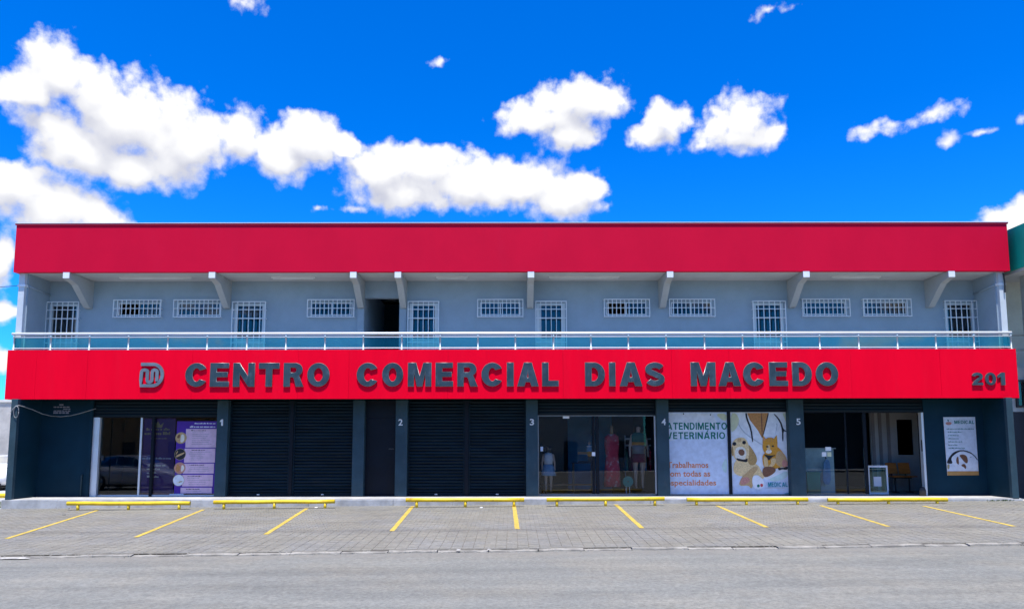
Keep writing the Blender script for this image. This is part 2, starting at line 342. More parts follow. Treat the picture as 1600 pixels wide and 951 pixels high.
# ------------------------------------------------------------------ mesh helpers
WO = {}      # world origin of every object built here
class MB:
    def __init__(s): s.v = []; s.f = []; s.mi = []; s.cur = 0
    def add(s, vs_, fs):
        o = len(s.v); s.v += [tuple(p) for p in vs_]; s.f += [tuple(i + o for i in f) for f in fs]; s.mi += [s.cur] * len(fs); return s
    def box(s, x0, x1, y0, y1, z0, z1):
        return s.add([(x0, y0, z0), (x1, y0, z0), (x1, y1, z0), (x0, y1, z0), (x0, y0, z1), (x1, y0, z1), (x1, y1, z1), (x0, y1, z1)],
                     [(0, 3, 2, 1), (4, 5, 6, 7), (0, 1, 5, 4), (1, 2, 6, 5), (2, 3, 7, 6), (3, 0, 4, 7)])
    def tube(s, pts, r, n=8, cap=True):
        pts = [Vector(p) for p in pts]; rs = r if isinstance(r, (list, tuple)) else [r] * len(pts)
        rings = []
        up0 = Vector((0, 0, 1))
        for i, p in enumerate(pts):
            d = (pts[min(i + 1, len(pts) - 1)] - pts[max(i - 1, 0)]).normalized()
            up = up0 if abs(d.z) < 0.95 else Vector((0, 1, 0))
            a = d.cross(up).normalized(); b = d.cross(a).normalized()
            rings.append([p + (a * math.cos(2 * math.pi * k / n) + b * math.sin(2 * math.pi * k / n)) * rs[i] for k in range(n)])
        vs_ = [q for rg in rings for q in rg]; fs = []
        for i in range(len(pts) - 1):
            for k in range(n):
                fs.append((i * n + k, i * n + (k + 1) % n, (i + 1) * n + (k + 1) % n, (i + 1) * n + k))
        if cap: fs.append(tuple(range(n))[::-1]); fs.append(tuple((len(pts) - 1) * n + k for k in range(n)))
        return s.add(vs_, fs)
    def lathe(s, cx, cy, prof, n=14, sy=1.0):
        """prof: (r, z) list, axis z; sy squashes depth"""
        vs_ = []; fs = []
        for r, z in prof:
            vs_ += [(cx + r * math.cos(2 * math.pi * k / n), cy + sy * r * math.sin(2 * math.pi * k / n), z) for k in range(n)]
        for i in range(len(prof) - 1):
            for k in range(n):
                fs.append((i * n + k, i * n + (k + 1) % n, (i + 1) * n + (k + 1) % n, (i + 1) * n + k))
        fs.append(tuple(range(n))[::-1]); fs.append(tuple((len(prof) - 1) * n + k for k in range(n)))
        return s.add(vs_, fs)
    def prism_x(s, poly, x0, x1):
        """poly: (y, z) outline extruded along x"""
        n = len(poly)
        return s.add([(x0, y, z) for y, z in poly] + [(x1, y, z) for y, z in poly],
                     [tuple(range(n))[::-1], tuple(range(n, 2 * n))] + [(k, (k + 1) % n, n + (k + 1) % n, n + k) for k in range(n)])
    def build(s, name, m, parent=None, smooth=False, bevel=0.0, origin=None):
        me = bpy.data.meshes.new(name)
        xs = [p[0] for p in s.v]; ys = [p[1] for p in s.v]; zs = [p[2] for p in s.v]
        o = Vector(origin) if origin is not None else Vector(((min(xs) + max(xs)) / 2, (min(ys) + max(ys)) / 2, min(zs)))
        me.from_pydata([tuple(Vector(p) - o) for p in s.v], [], s.f)
        ms = m if isinstance(m, (list, tuple)) else [m]
        for q in ms: me.materials.append(M[q])
        if len(ms) > 1: me.polygons.foreach_set('material_index', s.mi)
        if smooth: me.polygons.foreach_set('use_smooth', [True] * len(me.polygons)); 
        me.update()
        return link(name, me, o, parent, bevel)

def link(name, me, origin, parent=None, bevel=0.0):
    ob = bpy.data.objects.new(name, me); COL.objects.link(ob)
    WO[ob.name] = Vector(origin)
    if parent is not None:
        ob.parent = parent; ob.location = Vector(origin) - WO[parent.name]
    else: ob.location = origin
    if bevel:
        b = ob.modifiers.new('bevel', 'BEVEL'); b.width = bevel; b.segments = 2; b.limit_method = 'ANGLE'
    return ob

def tag(o, label=None, cat=None, group=None, kind=None):
    if label: o['label'] = label
    if cat: o['category'] = cat
    if group: o['group'] = group
    if kind: o['kind'] = kind
    return o
def empty(name, loc, label=None, cat=None, group=None):
    o = bpy.data.objects.new(name, None); COL.objects.link(o); o.location = loc; o.empty_display_size = 0.2
    WO[o.name] = Vector(loc); return tag(o, label, cat, group)
def box(name, m, parent, *b, bevel=0.0): return MB().box(*b).build(name, m, parent, bevel=bevel)

def curve_mesh(loops, depth, bev=0.0):
    cu = bpy.data.curves.new('outline', 'CURVE'); cu.dimensions = '2D'; cu.fill_mode = 'BOTH'; cu.extrude = depth / 2; cu.bevel_depth = bev; cu.bevel_resolution = 0
    for lp in loops:
        sp = cu.splines.new('POLY'); sp.points.add(len(lp) - 1); sp.use_cyclic_u = True
        for q, (x, y) in zip(sp.points, lp): q.co = (x, y, 0, 1)
    ob = bpy.data.objects.new('outline', cu); me = bpy.data.meshes.new_from_object(ob)
    bpy.data.objects.remove(ob); bpy.data.curves.remove(cu); return me
def text_mesh(body, depth, bold=0.0):
    cu = bpy.data.curves.new('text', 'FONT'); cu.body = body; cu.extrude = depth / 2; cu.offset = bold; cu.size = 1.0; cu.resolution_u = 3
    ob = bpy.data.objects.new('text', cu); me = bpy.data.meshes.new_from_object(ob)
    bpy.data.objects.remove(ob); bpy.data.curves.remove(cu); return me
def stand_up(me, x0, x1, z0, z1, yfront, depth, fit=True):
    """a flat mesh in xy set upright facing -y, fitted in the box, its front at yfront"""
    n = len(me.vertices); co = [0.0] * 3 * n; me.vertices.foreach_get('co', co)
    X = co[0::3]; Yv = co[1::3]; Zv = co[2::3]
    a, b, c, d = min(X), max(X), min(Yv), max(Yv); zm = max(Zv); zr = max(zm - min(Zv), 1e-9)
    sx = (x1 - x0) / (b - a); sz = (z1 - z0) / (d - c) if fit else 1
    out = []
    for i in range(n):
        out += [x0 + (X[i] - a) * sx, yfront + (zm - Zv[i]) / zr * depth, z0 + (Yv[i] - c) * sz]
    o = Vector(((x0 + x1) / 2, yfront + depth, z0))
    for i in range(n):
        out[3 * i] -= o.x; out[3 * i + 1] -= o.y; out[3 * i + 2] -= o.z
    me.vertices.foreach_set('co', out); me.update()
    return o
def print_shape(name, m, parent, loops, y, depth=0.002):
    """ink shape on a poster: loops of (x, z)"""
    me = curve_mesh(loops, depth); me.materials.append(M[m])
    xs = [p[0] for l in loops for p in l]; zs = [p[1] for l in loops for p in l]
    o = stand_up(me, min(xs), max(xs), min(zs), max(zs), y - depth, depth)
    return link(name, me, o, parent)
def print_text(name, m, parent, body, x0, x1, z0, z1, y, bold=0.02, depth=0.002):
    me = text_mesh(body, depth, bold); me.materials.append(M[m])
    o = stand_up(me, x0, x1, z0, z1, y - depth, depth); ob = link(name, me, o, parent); ob['kind'] = 'stuff'; return ob
def print_word(name, m, parent, body, x0, x1, z0, z1, y, wt=0.75, depth=0.002):
    me = curve_mesh(word_loops(body, wt), depth); me.materials.append(M[m])
    o = stand_up(me, x0, x1, z0, z1, y - depth, depth); ob = link(name, me, o, parent); ob['kind'] = 'stuff'; return ob
def ell(cx, cz, rx, rz, n=24, rot=0.0, a0=0, a1=360):
    out = []
    full = (a1 - a0) >= 360
    for k in range(n if full else n + 1):
        a = R(a0 + (a1 - a0) * k / n); x = rx * math.cos(a); z = rz * math.sin(a)
        out.append((cx + x * math.cos(rot) - z * math.sin(rot), cz + x * math.sin(rot) + z * math.cos(rot)))
    return out
def rect(x0, x1, z0, z1): return [(x0, z0), (x1, z0), (x1, z1), (x0, z1)]
def smooth_loop(pts, it=2):
    for _ in range(it):
        q = []
        for i in range(len(pts)):
            a = pts[i]; b = pts[(i + 1) % len(pts)]
            q.append((a[0] * .75 + b[0] * .25, a[1] * .75 + b[1] * .25)); q.append((a[0] * .25 + b[0] * .75, a[1] * .25 + b[1] * .75))
        pts = q
    return pts
def stroke(pts, w):
    """outline of a thick polyline; w one width or one per point"""
    ws = w if isinstance(w, (list, tuple)) else [w] * len(pts); L = []; Rr = []
    for i, p in enumerate(pts):
        a = pts[max(i - 1, 0)]; b = pts[min(i + 1, len(pts) - 1)]
        dx, dz = b[0] - a[0], b[1] - a[1]; l = math.hypot(dx, dz) or 1
        nx, nz = -dz / l * ws[i] / 2, dx / l * ws[i] / 2
        L.append((p[0] + nx, p[1] + nz)); Rr.append((p[0] - nx, p[1] - nz))
    return L + Rr[::-1]
def wall_openings(x0, x1, z0, z1, y0, y1, ops):
    """front at y0, back at y1, rectangular openings (xa, xb, za, zb) with reveals"""
    mb = MB()
    xs = sorted({x0, x1, *[q for o in ops for q in o[:2]]}); zs = sorted({z0, z1, *[q for o in ops for q in o[2:]]})
    xs = [q for q in xs if x0 <= q <= x1]; zs = [q for q in zs if z0 <= q <= z1]
    nx, nz = len(xs), len(zs)
    idx = {}
    def vid(i, j, k):
        if (i, j, k) not in idx:
            idx[(i, j, k)] = len(mb.v); mb.v.append((xs[i], y0 if k == 0 else y1, zs[j]))
        return idx[(i, j, k)]
    def hole(i, j):
        if i < 0 or j < 0 or i >= nx - 1 or j >= nz - 1: return True
        cx, cz = (xs[i] + xs[i + 1]) / 2, (zs[j] + zs[j + 1]) / 2
        return any(o[0] < cx < o[1] and o[2] < cz < o[3] for o in ops)
    def face(*q): mb.f.append(q); mb.mi.append(0)
    for i in range(nx - 1):
        for j in range(nz - 1):
            if hole(i, j): continue
            a, b, c, d = [(i, j), (i + 1, j), (i + 1, j + 1), (i, j + 1)]
            face(vid(*a, 0), vid(*b, 0), vid(*c, 0), vid(*d, 0)); face(vid(*a, 1), vid(*d, 1), vid(*c, 1), vid(*b, 1))
            if hole(i - 1, j): face(vid(*a, 1), vid(*a, 0), vid(*d, 0), vid(*d, 1))
            if hole(i + 1, j): face(vid(*b, 0), vid(*b, 1), vid(*c, 1), vid(*c, 0))
            if hole(i, j - 1): face(vid(*a, 1), vid(*b, 1), vid(*b, 0), vid(*a, 0))
            if hole(i, j + 1): face(vid(*d, 0), vid(*c, 0), vid(*c, 1), vid(*d, 1))
    return mb
def copy_tree(o, parent=None):
    c = o.copy(); COL.objects.link(c); c.parent = parent; WO[c.name] = WO[o.name].copy()
    for ch in [q for q in bpy.data.objects if q.parent == o]: copy_tree(ch, c)
    return c

# ------------------------------------------------------------------ ground heights
YSTEP, ZFLOOR = 21.8, 0.45
def road_z(x): return 0.0065 * max(-70, min(70, x))
def yk(x): return 14.3 + 0.034 * max(-20, min(20, x)) + 0.05 * math.sin(x * 0.9) * math.sin(x * 0.37)
def apron_z(x, y):
    k = yk(x); t = (y - k) / (YSTEP - k)
    return road_z(x) + 0.03 + max(-0.1, t) * 0.235 + (0.02 if t > 1 else 0.02 * max(0, min(1, t)))
def on_apron(px, py):
    y = 18.0
    for _ in range(30):
        x, z = at(px, py, y); h = apron_z(x, y)
        # scale along the ray until it meets the apron
        y = y * (CAMZ - h) / (CAMZ - z)
    return at(px, py, y)[0], y

def sheet(name, m, xs, yfun0, yfun1, ny, zfun):
    mb = MB()
    for x in xs:
        a, b = yfun0(x), yfun1(x)
        for j in range(ny + 1):
            y = a + (b - a) * j / ny; mb.v.append((x, y, zfun(x, y)))
    for i in range(len(xs) - 1):
        for j in range(ny):
            q = i * (ny + 1) + j; mb.f.append((q, q + ny + 1, q + ny + 2, q + 1)); mb.mi.append(0)
    return mb.build(name, m, None, origin=(0, 0, 0))
XS = [-70, -50, -35] + [-24 + k * 0.5 for k in range(97)] + [35, 50, 70]
tag(sheet('road', 'asphalt', XS, lambda x: -5.0, lambda x: yk(x) + 0.02, 24, lambda x, y: road_z(x) + 0.012 * math.sin(y * 0.3)), 'worn grey asphalt road across the whole foreground', kind='structure')
tag(MB().add([(-2500, -2500, -0.75), (2500, -2500, -0.75), (2500, 2500, -0.75), (-2500, 2500, -0.75)], [(0, 1, 2, 3)]).build('ground', 'earth', None), 'bare earth ground beyond the street', kind='structure')
tag(sheet('yard', 'concrete_step', XS, lambda x: YSTEP, lambda x: 90.0, 8, lambda x, y: apron_z(x, YSTEP) - 0.012), 'pale concrete yard beside and behind the building', kind='structure')
tag(sheet('opposite_pavement', 'concrete_step', XS, lambda x: -14.0, lambda x: -5.0, 4, lambda x, y: road_z(x) + 0.12), 'pavement on the far side of the street', kind='structure')
apron = tag(sheet('parking_apron', 'joint_sand', XS, lambda x: yk(x) + 0.16, lambda x: YSTEP + 0.05, 10, lambda x, y: apron_z(x, y) - 0.008), 'grey block paved parking apron sloping up to the shops', kind='structure')

def build_pavers():
    # one shared chamfered block; the nearest blocks are objects, the others one mass
    def block(mb, cx, cy, dz, w, d, g=0.0025, ch=0.0045):
        x0, x1, y0, y1 = cx - w / 2 + g, cx + w / 2 - g, cy - d / 2 + g, cy + d / 2 - g
        base = []; top = []
        for x, y in ((x0, y0), (x1, y0), (x1, y1), (x0, y1)):
            base.append((x, y, apron_z(x, y) - 0.012))
        for x, y in ((x0 + ch, y0 + ch), (x1 - ch, y0 + ch), (x1 - ch, y1 - ch), (x0 + ch, y1 - ch)):
            top.append((x, y, apron_z(x, y) + dz))
        mb.add(base + top, [(4, 5, 6, 7), (0, 1, 5, 4), (1, 2, 6, 5), (2, 3, 7, 6), (3, 0, 4, 7)])
    proto = MB(); w, d, g, ch = PW, PD, 0.0025, 0.0045
    x0, x1, y0, y1 = -w / 2 + g, w / 2 - g, -d / 2 + g, d / 2 - g
    proto.add([(x0, y0, -0.012), (x1, y0, -0.012), (x1, y1, -0.012), (x0, y1, -0.012), (x0 + ch, y0 + ch, 0.0), (x1 - ch, y0 + ch, 0), (x1 - ch, y1 - ch, 0), (x0 + ch, y1 - ch, 0)],
              [(4, 5, 6, 7), (0, 1, 5, 4), (1, 2, 6, 5), (2, 3, 7, 6), (3, 0, 4, 7)])
    pme = bpy.data.meshes.new('paver'); pme.from_pydata(proto.v, [], proto.f); pme.materials.append(M['paver'])
    mass = MB(); rows = int((YSTEP - 13.4) / PD) + 1; n = 0
    for j in range(rows):
        cy = YSTEP - PD / 2 - (rows - 1 - j) * PD
        half = (PW / 2 if (cy > 16.9 and j % 2) else 0.0)
        xm = cy * 0.72 + 2.0
        k0 = int(-xm / PW)
        for k in range(k0, -k0 + 1):
            cx = k * PW + half
            if cy - PD / 2 < yk(cx) + 0.15: continue
            dz = random.uniform(-0.0025, 0.003)
            near = cy - yk(cx) < 0.16 + PD * 3.0 and abs(cx) < cy * 0.70
            if near and n < 300:
                o = bpy.data.objects.new('paver', pme); COL.objects.link(o); o.parent = apron; n += 1
                o.location = (cx, cy, apron_z(cx, cy) + dz)
                sl = (apron_z(cx, cy + 0.1) - apron_z(cx, cy - 0.1)) / 0.2
                o.rotation_euler = (math.atan(sl) + random.uniform(-0.008, 0.008), -0.0065 + random.uniform(-0.006, 0.006), random.uniform(-0.01, 0.01))
            else: block(mass, cx, cy, dz, PW, PD)
    mo = mass.build('paving_blocks', 'paver', apron, origin=(0, 0, 0)); mo['kind'] = 'stuff'
build_pavers()
kerb = tag(empty('kerb', (0, 14.3, 0)), 'low worn concrete kerb between road and parking apron', kind='structure')
x = -22.0
while x < 22.0:
    L = random.uniform(0.85, 1.1); xa, xb = x + 0.008, x + L - 0.008; dz = random.uniform(-0.030, 0.004)
    mb = MB(); segs = 7
    top = []
    for s_ in range(segs + 1):
        q = xa + (xb - xa) * s_ / segs; y0 = yk(q) + random.uniform(-0.022, 0.022); h = road_z(q)
        mb.v += [(q, y0, h - 0.05), (q, y0 + 0.01, h + 0.030 + dz + random.uniform(-0.014, 0.004)), (q, y0 + 0.15, h + 0.036 + dz), (q, y0 + 0.15, h - 0.05)]
    for s_ in range(segs):
        a = 4 * s_; b = a + 4
        for p_, q_ in ((0, 1), (1, 2), (2, 3)): mb.f.append((a + p_, b + p_, b + q_, a + q_)); mb.mi.append(0)
    mb.f += [(3, 2, 1, 0), (4 * segs, 4 * segs + 1, 4 * segs + 2, 4 * segs + 3)]; mb.mi += [0, 0]
    mb.build('kerb_stone', 'kerb_stone', kerb); x += L

# painted bay lines (two end pixels each)
LINES = [((152, 796), (10, 840)), ((318, 795), (212, 838)), ((480, 793), (415, 834)), ((645, 790), (612, 829)), ((803, 789), (808, 826)), ((962, 788), (1003, 825)), ((1120, 790), (1198, 824)), ((1282, 790), (1388, 823)), ((1443, 791), (1585, 823))]
ordn = ['first', 'second', 'third', 'fourth', 'fifth', 'sixth', 'seventh', 'eighth', 'ninth']
for k, (a, b) in enumerate(LINES):
    xa, ya = on_apron(*a); xb, yb = on_apron(*b); mb = MB(); n = 26
    for s_ in range(n + 1):
        t_ = s_ / n; x_, y_ = xa + (xb - xa) * t_, ya + (yb - ya) * t_
        for sd in (-1, 1):
            xx = x_ + sd * (0.055 + random.uniform(-0.006, 0.004)); mb.v.append((xx, y_, apron_z(xx, y_) + 0.0055))
    for s_ in range(n): mb.f.append((2 * s_, 2 * s_ + 2, 2 * s_ + 3, 2 * s_ + 1)); mb.mi.append(0)
    tag(mb.build('parking_line', 'line_yellow', None), '%s yellow parking bay line from the left on the paving' % ordn[k], kind='structure', group='yellow bay lines on the apron')

# raised floor in front of the shops
plat = tag(empty('shop_platform', (0, 22.4, 0)), 'low concrete platform along the front of the shops', kind='structure')
MB().box(-14.85, 14.85, YSTEP + 0.03, 23.02, -0.3, ZFLOOR).build('platform_floor', 'concrete_step', plat)
x = -14.87
while x < 14.75:
    L = min(random.uniform(1.3, 2.6), 14.87 - x)
    MB().box(x + 0.004, x + L - 0.004, YSTEP - random.uniform(0.0, 0.02), YSTEP + 0.029, -0.3, ZFLOOR - random.uniform(0.004, 0.025)).build('step_edge', 'step_face', plat, bevel=0.008); x += L

# ------------------------------------------------------------------ the commercial building
YF, YG, YP, YU = 22.0, 23.0, 22.86, 23.35
HW = 15.12
ZFB, ZFT, ZCB, ZCT = 3.385, 4.86, 7.24, 8.70
ZUF = 4.70
B = empty('commercial_building', (0, 26, ZFLOOR), 'long two storey shop building with red bands and grey blue balcony front', 'building')
# shell
for s_, a_, b_ in ((-1, -14.77, -14.63), (1, 14.63, 14.77)):
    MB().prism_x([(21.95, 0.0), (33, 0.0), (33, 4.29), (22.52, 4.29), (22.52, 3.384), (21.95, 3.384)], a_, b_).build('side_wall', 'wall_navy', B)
box('upper_side_wall', 'wall_blue', B, -15.02, -14.82, 22.28, 33, 4.5, 7.3)
box('upper_side_wall', 'wall_blue', B, 14.82, 15.02, 22.28, 33, 4.5, 7.3)
box('side_column', 'column_paint', B, -15.04, -14.86, 22.16, 22.279, 4.5, 7.25)
box('side_column', 'column_paint', B, 14.86, 15.04, 22.16, 22.279, 4.5, 7.25)
box('back_wall', 'wall_blue', B, -14.8, 14.8, 32.8, 33, 0.1, 7.9)
box('roof', 'soffit_grey', B, -15.05, 15.05, 22.16, 33, 7.36, 7.5)
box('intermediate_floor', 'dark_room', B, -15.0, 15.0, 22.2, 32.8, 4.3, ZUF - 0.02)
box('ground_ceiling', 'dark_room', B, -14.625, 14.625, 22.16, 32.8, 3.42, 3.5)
box('balcony_floor', 'soffit_grey', B, -15.0, 15.0, 22.16, 24.6, ZUF - 0.019, ZUF)
box('shop_floor', 'room_floor', B, -14.62, 14.62, 23.021, 32.8, 0.1, ZFLOOR - 0.004)
box('soffit', 'soffit_grey', B, -15.03, 15.03, 22.15, YU + 0.05, ZCB + 0.012, ZCB + 0.1)
# red sign band, in sheets
fas = box('fascia', 'black_trim', B, -HW + 0.05, HW - 0.05, YF + 0.03, 22.15, ZFB + 0.03, ZFT - 0.01)
seams = [-HW] + [ax(p, 585, YF) for p in (56, 136, 300, 466, 545, 700, 880, 1050, 1140, 1330, 1470)] + [HW]
for a, b in zip(seams[:-1], seams[1:]): MB().box(a + 0.002, b - 0.002, YF + random.uniform(0, 0.003), YF + 0.029, ZFB, ZFT).build('fascia_sheet', 'red_fascia', fas)
for s_ in (-1, 1): MB().box(*sorted((s_ * HW, s_ * (HW - 0.03))), YF + 0.03, 22.5, ZFB, ZFT).build('fascia_return', 'red_fascia', fas)
MB().box(-HW + 0.031, HW - 0.031, YF + 0.031, 22.5, ZFB, ZFB + 0.02).build('fascia_underside', 'black_trim', fas)
# upper red band and coping
can = box('canopy_band', 'red_canopy', B, -HW, HW, YF, 22.149, ZCB, ZCT)
for s_ in (-1, 1): MB().box(*sorted((s_ * HW, s_ * (HW - 0.15))), 22.15, 33, ZCB + 0.001, ZCT).build('canopy_side', 'red_canopy', can)
MB().box(-HW - 0.03, HW + 0.03, YF - 0.026, 22.30, ZCT + 0.001, ZCT + 0.045).build('coping', 'red_trim', can)
MB().box(-HW - 0.035, HW + 0.035, YF - 0.034, 22.31, ZCT + 0.046, ZCT + 0.062).build('coping_flashing', 'white_metal', can)
# balcony brackets
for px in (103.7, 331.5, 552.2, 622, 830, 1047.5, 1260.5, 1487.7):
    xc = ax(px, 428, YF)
    MB().prism_x([(YF + 0.004, ZCB - 0.001), (YF + 0.004, ZCB - 0.185), (22.45, 6.95), (23.17, 6.36), (YU + 0.01, 6.36), (YU + 0.01, ZCB - 0.001)], xc - 0.098, xc + 0.098).build('bracket', ['bracket_grey', 'lit_end_and_band_white'], B).data.polygons[2].material_index = 1  # front face coloured paler than the sides to imitate sun falling on it

# ---- upper wall with its openings
DOORS = [(71, 122.5), (362, 415), (637, 686), (837, 886), (1177, 1229), (1478, 1529)]
WINS = [(177, 252), (271, 346), (480, 554), (746, 818), (944, 1016), (1046, 1118), (1254, 1329), (1349, 1425)]
YC = YU - 0.13            # front of the grille cages
zdt = az_(470, YC)        # grille top
ops = []; dspec = []; wspec = []
for a, b in DOORS:
    xa, xb = ax(a, 500, YC), ax(b, 500, YC); ops.append((xa + 0.10, xb - 0.10, ZUF + 0.03, zdt - 0.13)); dspec.append((xa, xb))
for a, b in WINS:
    xa, xb = ax(a, 481, YC), ax(b, 481, YC); za, zb = az_(495, YC), az_(467, YC)
    ops.append((xa + 0.09, xb - 0.09, za + 0.08, zb - 0.08)); wspec.append((xa, xb, za, zb))
pxa, pxb = ax(569.5, 500, YU), ax(624, 500, YU)
ops.append((pxa, pxb, ZUF + 0.001, az_(465, YU)))
wall_openings(-14.82, 14.82, ZUF + 0.001, ZCB + 0.011, YU, YU + 0.2, ops).build('upper_wall', 'wall_blue', B)
for px in (563.5, 629.5):
    xc = ax(px, 500, YU - 0.05); box('pilaster', 'wall_blue', B, xc - 0.105, xc + 0.105, YU - 0.05, YU - 0.001, ZUF + 0.001, 6.358)
# stairwell behind the opening, room behind the windows
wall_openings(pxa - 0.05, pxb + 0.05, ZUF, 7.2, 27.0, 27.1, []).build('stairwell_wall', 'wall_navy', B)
box('stairwell_wall', 'wall_blue', B, pxa - 0.12, pxa - 0.001, YU + 0.201, 27.0, ZUF, 7.2)
box('stairwell_wall', 'wall_blue', B, pxb + 0.001, pxb + 0.12, YU + 0.201, 27.0, ZUF, 7.2)
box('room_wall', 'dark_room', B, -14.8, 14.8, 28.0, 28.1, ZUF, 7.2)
def bars(mb, xa, xb, za, zb, y, n, r=0.011, hz=()):
    for k in range(1, n): 
        q = xa + (xb - xa) * k / n; mb.box(q - r, q + r, y - r, y + r, za, zb)
    for h in hz: mb.box(xa, xb, y - r - 0.004, y - r + 0.006, h - r, h + r)
def cage(mb, xa, xb, za, zb, y0, y1, n, hz, r=0.014):
    mb.box(xa, xb, y0 - r, y0 + r, zb - 2 * r, zb); mb.box(xa, xb, y0 - r, y0 + r, za, za + 2 * r)
    for q in (xa, xb - 2 * r): mb.box(q, q + 2 * r, y0 - r + 0.001, y0 + r - 0.001, za + 2 * r, zb - 2 * r)
    bars(mb, xa, xb, za + 2 * r, zb - 2 * r, y0, n, 0.011, hz)
    for h in (za + r, zb - r, *hz):
        for q in (xa + 0.002, xb - 0.02): mb.box(q, q + 0.018, y0 + r + 0.001, y1 - 0.001, h - 0.009, h + 0.009)
for k, (xa, xb) in enumerate(dspec):
    x0, x1, z0, z1 = ops[k]
    zm = z0 + 0.62
    fr = MB(); y0, y1 = YU - 0.015, YU + 0.10
    for q0, q1 in ((x0 - 0.05, x0 + 0.045), (x1 - 0.045, x1 + 0.05)): fr.box(q0, q1, y0, y1, z0, z1)
    fr.box(x0 - 0.05, x1 + 0.05, y0 - 0.001, y1, z1, z1 + 0.07)
    fr.box(x0 + 0.045, x1 - 0.045, y0 + 0.03, y1 - 0.02, z0, zm); fr.box(x0 + 0.045, x1 - 0.045, y0 + 0.02, y1 - 0.03, zm + 0.001, zm + 0.05)
    fr.box(x0 + 0.045, x1 - 0.045, y0 + 0.02, y1 - 0.03, z0 + 1.30, z0 + 1.335)
    d = fr.build('door', 'door_white', B)
    MB().box(x0 + 0.046, x1 - 0.046, y0 + 0.06, y0 + 0.066, zm + 0.051, z1 - 0.001).build('pane', 'pane_glass', d)
    MB().box(x0 + 0.12, x1 - 0.12, y0 + 0.02, y0 + 0.029, z0 + 0.12, zm - 0.1).build('door_panel', 'door_white', d)
    MB().box(x1 - 0.11, x1 - 0.07, y0 - 0.045, y0 + 0.029, zm - 0.06, zm - 0.02).build('handle', 'aluminium', d)
    g = MB(); cage(g, xa, xb, ZUF + 0.02, zdt, YC, YU, 6, (zdt - 0.27, zdt - 0.55, ZUF + 0.55))
    g.build('grille', 'grille_white', d)
for k, (xa, xb, za, zb) in enumerate(wspec):
    x0, x1, z0, z1 = ops[6 + k]; y0 = YU + 0.01
    fr = MB(); e = 0.035
    fr.box(x0, x1, y0, y0 + 0.05, z0, z0 + e); fr.box(x0, x1, y0, y0 + 0.05, z1 - e, z1)
    for q in (x0, (x0 + x1) / 2 - 0.02, x1 - e): fr.box(q, q + e, y0 + 0.001, y0 + 0.049, z0 + e, z1 - e)
    w = fr.build('window', 'white_metal', B)
    xm = (x0 + x1) / 2
    open_left = k in (0, 4); 
    if not open_left: MB().box(x0 + e, xm - 0.021, y0 + 0.02, y0 + 0.026, z0 + e, z1 - e).build('pane', 'pane_glass', w)
    MB().box(xm + 0.016, x1 - e, y0 + 0.03, y0 + 0.036, z0 + e, z1 - e).build('pane', 'pane_glass', w)
    g = MB(); cage(g, xa, xb, za, zb, YC, YU, 11, ((za + zb) / 2,), 0.013); g.build('grille', 'grille_white', w)
# conduit along the inner side walls
for s_ in (-1, 1):
    MB().tube([(s_ * 14.80, 22.3, 6.86), (s_ * 14.80, YU - 0.03, 6.80)], 0.028).build('conduit', 'wall_blue', B, smooth=True)
    MB().box(*sorted((s_ * 14.83, s_ * 15.06)), 22.14, 22.30, 6.83, 6.90).build('column_band', 'lit_end_and_band_white', B)
MB().tube([(14.97, 22.10, 7.2), (15.0, 22.1, 6.9), (15.0, 22.12, 6.6)], 0.022).build('cable_clip', 'car_trim', B)

# ---- ground floor wall, pillars, openings
GT = 3.40
def gx(px, py=700, Y=YG): return ax(px, py, Y)
PIL = [(337, 354.5), (550.5, 568.5), (617.5, 636), (822, 840.5), (1027, 1046), (1234.5, 1258)]
pil = [(gx(a, 700, YP), gx(b, 700, YP)) for a, b in PIL]
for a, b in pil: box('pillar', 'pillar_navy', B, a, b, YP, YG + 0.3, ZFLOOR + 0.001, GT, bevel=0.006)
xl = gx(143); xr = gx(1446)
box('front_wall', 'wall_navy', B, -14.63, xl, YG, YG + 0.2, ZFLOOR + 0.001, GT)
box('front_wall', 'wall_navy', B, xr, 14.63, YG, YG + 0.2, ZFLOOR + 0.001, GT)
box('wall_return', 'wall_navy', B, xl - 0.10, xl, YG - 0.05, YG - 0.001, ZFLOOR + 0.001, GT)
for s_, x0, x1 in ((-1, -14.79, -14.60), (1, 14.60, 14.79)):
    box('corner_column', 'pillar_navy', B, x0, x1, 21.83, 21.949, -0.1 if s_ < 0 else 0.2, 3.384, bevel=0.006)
# partitions and back walls of the shops
for q in (1, 2, 3, 4, 5):
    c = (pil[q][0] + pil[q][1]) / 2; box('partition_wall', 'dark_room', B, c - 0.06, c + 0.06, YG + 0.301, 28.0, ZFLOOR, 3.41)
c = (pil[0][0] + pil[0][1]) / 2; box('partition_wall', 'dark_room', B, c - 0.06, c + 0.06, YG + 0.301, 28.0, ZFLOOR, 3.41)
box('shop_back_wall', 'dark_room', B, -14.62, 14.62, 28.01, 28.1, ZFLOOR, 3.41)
box('shop_back_wall', 'room_blue', B, pil[3][1] + 1.2, pil[4][0] - 0.9, 26.5, 26.6, ZFLOOR, 3.3)

